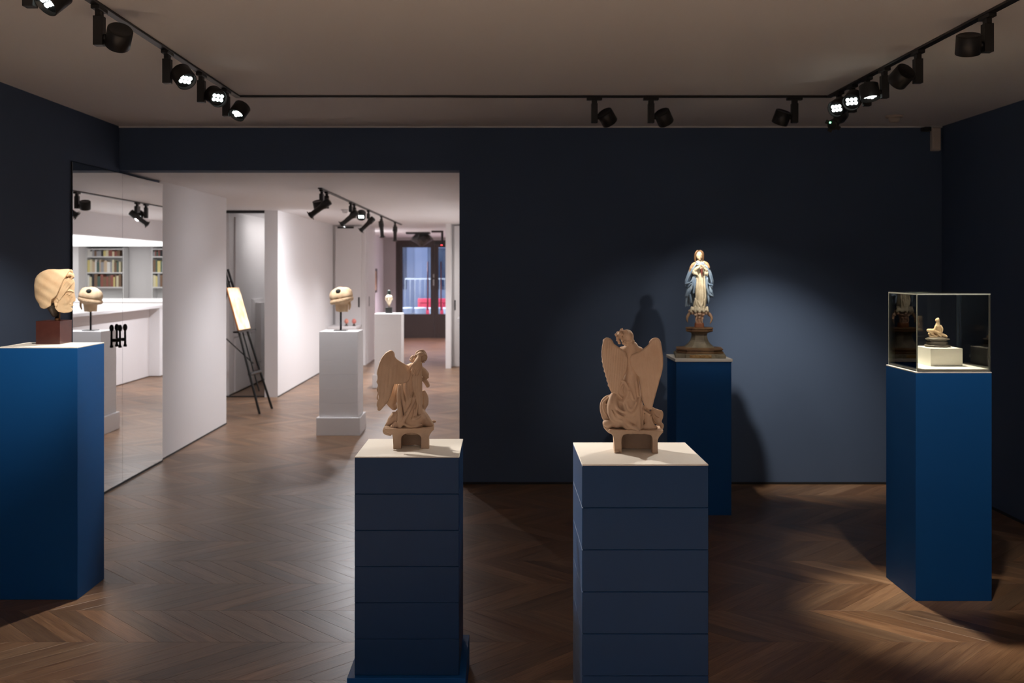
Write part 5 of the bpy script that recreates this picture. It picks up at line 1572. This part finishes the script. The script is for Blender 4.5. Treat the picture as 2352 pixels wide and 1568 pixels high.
# gallery lamps
G = GAL_GAIN * 1.08
GG = 'lamps on the gallery track'
WARM = (0.97, 0.96, 1.0)
projector_lamp((-1.58, 8.80, ZG), (-2.74, 8.95, 1.25), 'long black framing projector first on the gallery track', GG, 4 * G, 130, WARM, blend=1.0)
spot((-1.58, 9.05, ZG), '-x', (-1.5, 9.5, 0.9), 'drum spot hanging beside the first gallery projector', GG, 40 * G, 150, 0.9, WARM)
projector_lamp((-1.58, 10.5, ZG), (-2.82, 10.80, 1.12), 'black framing projector behind the lit gallery spot', GG, 90 * G, 26, (1.0, 0.84, 0.64), blend=0.5)
spot((-1.58, 10.75, ZG), '+x', (-1.45, 9.0, 0.1), 'lit spot in the middle of the gallery track', GG, 36 * G, 110, 0.9, WARM)
projector_lamp((-1.58, 11.9, ZG), (-2.65, 12.1, 1.1), 'black framing projector slanting down left on the gallery track', GG, 32 * G, 150, WARM, blend=1.0)
projector_lamp((-1.58, 13.2, ZG), (-1.35, 13.0, 0.0), 'narrow upright projector near the far end of the gallery track', GG, 95 * G, 160, WARM, blend=1.0)
projector_lamp((-1.58, 14.9, ZG), (-1.55, 14.6, 0.2), 'narrow upright projector last on the gallery track', GG, 60 * G, 140, WARM, blend=1.0)

# lamps added to brighten the entrance and the corridor
def fill_downlight(pos, label, watts, cone=120, col=WARM):
    e = empty('fill_downlight', pos); tag(e, label, 'light', 'added fill lights')
    lathe('bezel', [(0.040, -0.004), (0.052, -0.006), (0.056, 0.0)], M_WHITE, e, 24)
    lathe('lamp_face', [(0.001, -0.0035), (0.040, -0.0035)], M_LED, e, 24)
    ld = bpy.data.lights.new('fill_downlight_beam', 'SPOT'); ld.energy = watts; ld.color = col; ld.spot_size = math.radians(cone); ld.spot_blend = 0.7; ld.shadow_soft_size = 0.04
    lo = bpy.data.objects.new('fill_downlight_beam', ld); COL.objects.link(lo); lo.parent = e; lo.location = (0, 0, -0.012)
fill_downlight((-2.3, 18.6, ZG), 'added ceiling fill light in the entrance behind the left partition', 130 * G, 150)
fill_downlight((-1.2, 20.6, ZG), 'added ceiling fill light before the street door', 120 * G, 130, (1.0, 0.8, 0.95))
e = empty('corridor_fill_light', (-2.93, 12.85, ZG)); tag(e, 'added linear fill light hidden in the corridor beyond the easel', 'light')  # strip light added out of sight to brighten the corridor wall
box('light_housing', -0.04, 0.04, 0, 2.2, -0.03, 0, M_WHITE, e, 0.002)
box('diffuser', -0.032, 0.032, 0.01, 2.19, -0.034, -0.030, mat('corridor_fill_diffuser', (1, 1, 1), 0.5, emit=((1.0, 0.97, 0.95), 6.5)), e)

# ceiling and wall devices
def detector(pos, label, m):
    e = empty('smoke_detector', pos); tag(e, label, 'detector')
    lathe('detector_base', [(0.050, -0.014), (0.056, -0.010), (0.058, 0.0)], m, e, 24)
    lathe('detector_cap', [(0.012, -0.046), (0.030, -0.042), (0.036, -0.026), (0.036, -0.014)], m, e, 24)
detector((2.64, 6.68, ZC), 'round smoke detector on the dark room ceiling near the corner', M_SENSOR)
detector((-1.86, 11.9, ZG), 'round smoke detector on the white gallery ceiling', M_WHITE)
e = empty('motion_sensor', (3.125, YB, 2.40)); tag(e, 'beige motion sensor in the upper right corner of the dark wall', 'sensor')
box('housing', -0.031, 0.031, -0.045, 0, 0, 0.165, M_SENSOR, e, 0.006, 2)
box('lens_window', -0.024, 0.024, -0.048, -0.045, 0.02, 0.10, M_SENSOR, e, 0.001)
bm = bmesh.new(); add_box(bm, -0.085, -0.032, -0.035, 0, 0.14, 0.172, 0.004); add_cyl(bm, (-0.10, -0.02, 0.155), (-0.085, -0.02, 0.155), 0.014, None, 14)
link('bracket', bm_mesh(bm, 'bracket'), M_BLACK, e)

# ------------------------------------------------------------------ gallery objects
e = empty('broken_head', (-1.522, 9.48, 0.966)); tag(e, 'pale broken head with a dark hole on a thin black stand', 'sculpture')
broken_head(e)
for o in list(e.children):
    o.location = (0.008, 0, 0.178)
cyl('stand_rod', (0, 0, 0.006), (0, 0, 0.22), 0.0095, M_BLACKM, e, n=14)
box('stand_plate', -0.06, 0.06, -0.06, 0.06, 0, 0.006, M_BLACKM, e, 0.001)
e = empty('small_bust', (-1.478, 13.18, 0.966)); tag(e, 'small pale bust with dark crown on black block', 'sculpture'); small_bust(e)

# easel with a small painting, facing the room
ez = empty('easel', (-2.56, 10.86, 0), math.radians(-6)); tag(ez, 'slim black easel standing in the white gallery', 'easel')
lean = 0.29                                            # shift towards the wall per metre of height
def leg(name, p0, p1, r=0.013):
    bm = bmesh.new()
    p0, p1 = Vector(p0), Vector(p1)
    add_cyl(bm, p0, p1, r, r, 8)
    return link(name, bm_mesh(bm, name), M_BLACKM, ez)
leg('front_leg', (0.0, -0.20, 0.0), (-lean * 1.55, -0.085, 1.55), 0.014)
leg('front_leg', (0.0, 0.20, 0.0), (-lean * 1.55, 0.045, 1.55), 0.014)
leg('rear_leg', (-0.72, 0.0, 0.0), (-lean * 1.42, 0.0, 1.42), 0.010)
leg('mast', (-lean * 0.22 - 0.012, 0.0, 0.22), (-lean * 1.58 - 0.012, 0.0, 1.58), 0.009)
bm = bmesh.new(); add_cyl(bm, (-lean * 0.42, -0.168, 0.42), (-lean * 0.42, 0.16, 0.42), 0.02, None, 8); link('crossbar', bm_mesh(bm, 'crossbar'), M_BLACKM, ez)
box('canvas_ledge', -lean * 0.90 - 0.012, -lean * 0.90 + 0.055, -0.26, 0.26, 0.868, 0.885, M_BLACKM, ez, 0.002)
leg('strut', (-lean * 0.52, 0.02, 0.52), (-0.60, 0.15, 0.86), 0.007)
ptg = empty('painting', (-2.56 - lean * 0.90 + 0.005, 10.86 + 0.0, 0.886), math.radians(-6))
tag(ptg, 'small ochre painted panel standing on the black easel', 'painting')
rot = (0, -math.atan(lean), 0)
o = box('canvas', 0.016, 0.030, -0.17, 0.17, 0.004, 0.47, M_CANVAS, ptg, 0.001); o.rotation_euler = rot
o = box('panel_edge', 0.012, 0.026, -0.178, 0.178, 0.0, 0.476, M_FRAMEW, ptg, 0.001); o.rotation_euler = rot

# cabinet seen through the alcove doorway
cb = empty('wall_cabinet', (-3.32, 12.35, 0)); tag(cb, 'flat white built-in cupboard in the corridor beyond the easel', 'cupboard')
box('lower_door', 0.0, 0.02, 0.05, 0.85, 0.02, 0.70, M_WHITE, cb, 0.003)
box('upper_door', 0.0, 0.02, 0.05, 0.85, 0.71, 2.2, M_WHITE, cb, 0.003)
box('side_door', 0.0, 0.02, 0.86, 1.5, 0.02, 1.15, M_WHITE, cb, 0.003)
box('lit_recess_box', 0.02, 0.10, 1.05, 1.30, 0.30, 1.1, M_WHITE, cb, 0.003)  # white box put in for the brightness of a lit recess

# small painted-glass pieces on a ledge by the far left wall
lg = empty('wall_ledge', (-2.70, 15.2, 0)); tag(lg, 'narrow white ledge on the gallery wall behind the broken head', 'shelf')
box('ledge_board', 0, 0.46, 0.2, 0.85, 0.62, 0.66, M_WHITE, lg, 0.003)
box('ledge_support', 0, 0.44, 0.22, 0.83, 0.0, 0.62, M_WHITE, lg, 0.003)
for x, c1, lb in ((-2.42, (0.75, 0.28, 0.20), 'small salmon pink figurine left of the pair on the ledge'), (-2.30 + 0.0, (0.72, 0.22, 0.18), 'small red figurine right of the pair on the ledge')):
    e = empty('ledge_figurine', (x, 15.62, 0.66)); tag(e, lb, 'figurine', 'pair on the ledge')
    lathe('torso', [(0.012, 0.035), (0.030, 0.05), (0.036, 0.075), (0.026, 0.10), (0.006, 0.115)], mat('glaze_' + lb.split()[1], c1, 0.4), e, 16)
    lathe('foot', [(0.026, 0), (0.028, 0.012), (0.014, 0.02), (0.012, 0.036)], M_STONE_AND_SHADE, e, 16)
# framed relief on the entrance wall
e = empty('framed_relief', (-2.64, 20.75, 1.06)); tag(e, 'small dark framed picture on the lilac-lit entrance wall', 'picture')
bm = bmesh.new()
for a in ((0, 0.03, -0.30, 0.30, 0, 0.05), (0, 0.03, -0.30, 0.30, 0.45, 0.50), (0, 0.03, -0.30, -0.25, 0.05, 0.45), (0, 0.03, 0.25, 0.30, 0.05, 0.45)):
    add_box(bm, *a, bevel=0.003)
link('frame', bm_mesh(bm, 'frame'), mat('dark_frame_wood', (0.06, 0.035, 0.02), 0.5), e)
box('relief_panel', 0.002, 0.02, -0.25, 0.25, 0.05, 0.45, mat('tan_relief', (0.40, 0.22, 0.12), 0.6, noise=((0.70, 0.52, 0.36), 7, 4)), e)
# ceiling devices in the entrance
e = empty('ceiling_projector', (-1.52, 19.2, ZG)); tag(e, 'black ceiling projector hanging before the street door', 'projector')
box('mount_plate', -0.30, 0.16, -0.10, 0.10, -0.035, 0, M_BLACK, e, 0.004)
bm = bmesh.new()
add_lathe(bm, [(0.03, -0.27), (0.10, -0.22), (0.23, -0.15), (0.20, -0.10), (0.13, -0.04)], 10)
link('projector_body', bm_mesh(bm, 'projector_body'), M_BLACK, e)
cyl('lens_barrel', (0.05, -0.20, -0.14), (0.05, -0.12, -0.14), 0.05, M_LENS, e, n=18)
e = empty('ceiling_camera', (-1.12, 18.4, ZG)); tag(e, 'small black hook-shaped ceiling camera near the white post', 'camera')
bm = bmesh.new(); add_box(bm, -0.16, 0.06, -0.02, 0.02, -0.035, 0.0, 0.004); add_box(bm, 0.02, 0.06, -0.02, 0.02, -0.20, -0.035, 0.004)
link('bracket', bm_mesh(bm, 'bracket'), M_BLACK, e)
box('camera_body', -0.10, 0.06, -0.03, 0.03, -0.26, -0.20, M_BLACK, e, 0.006)
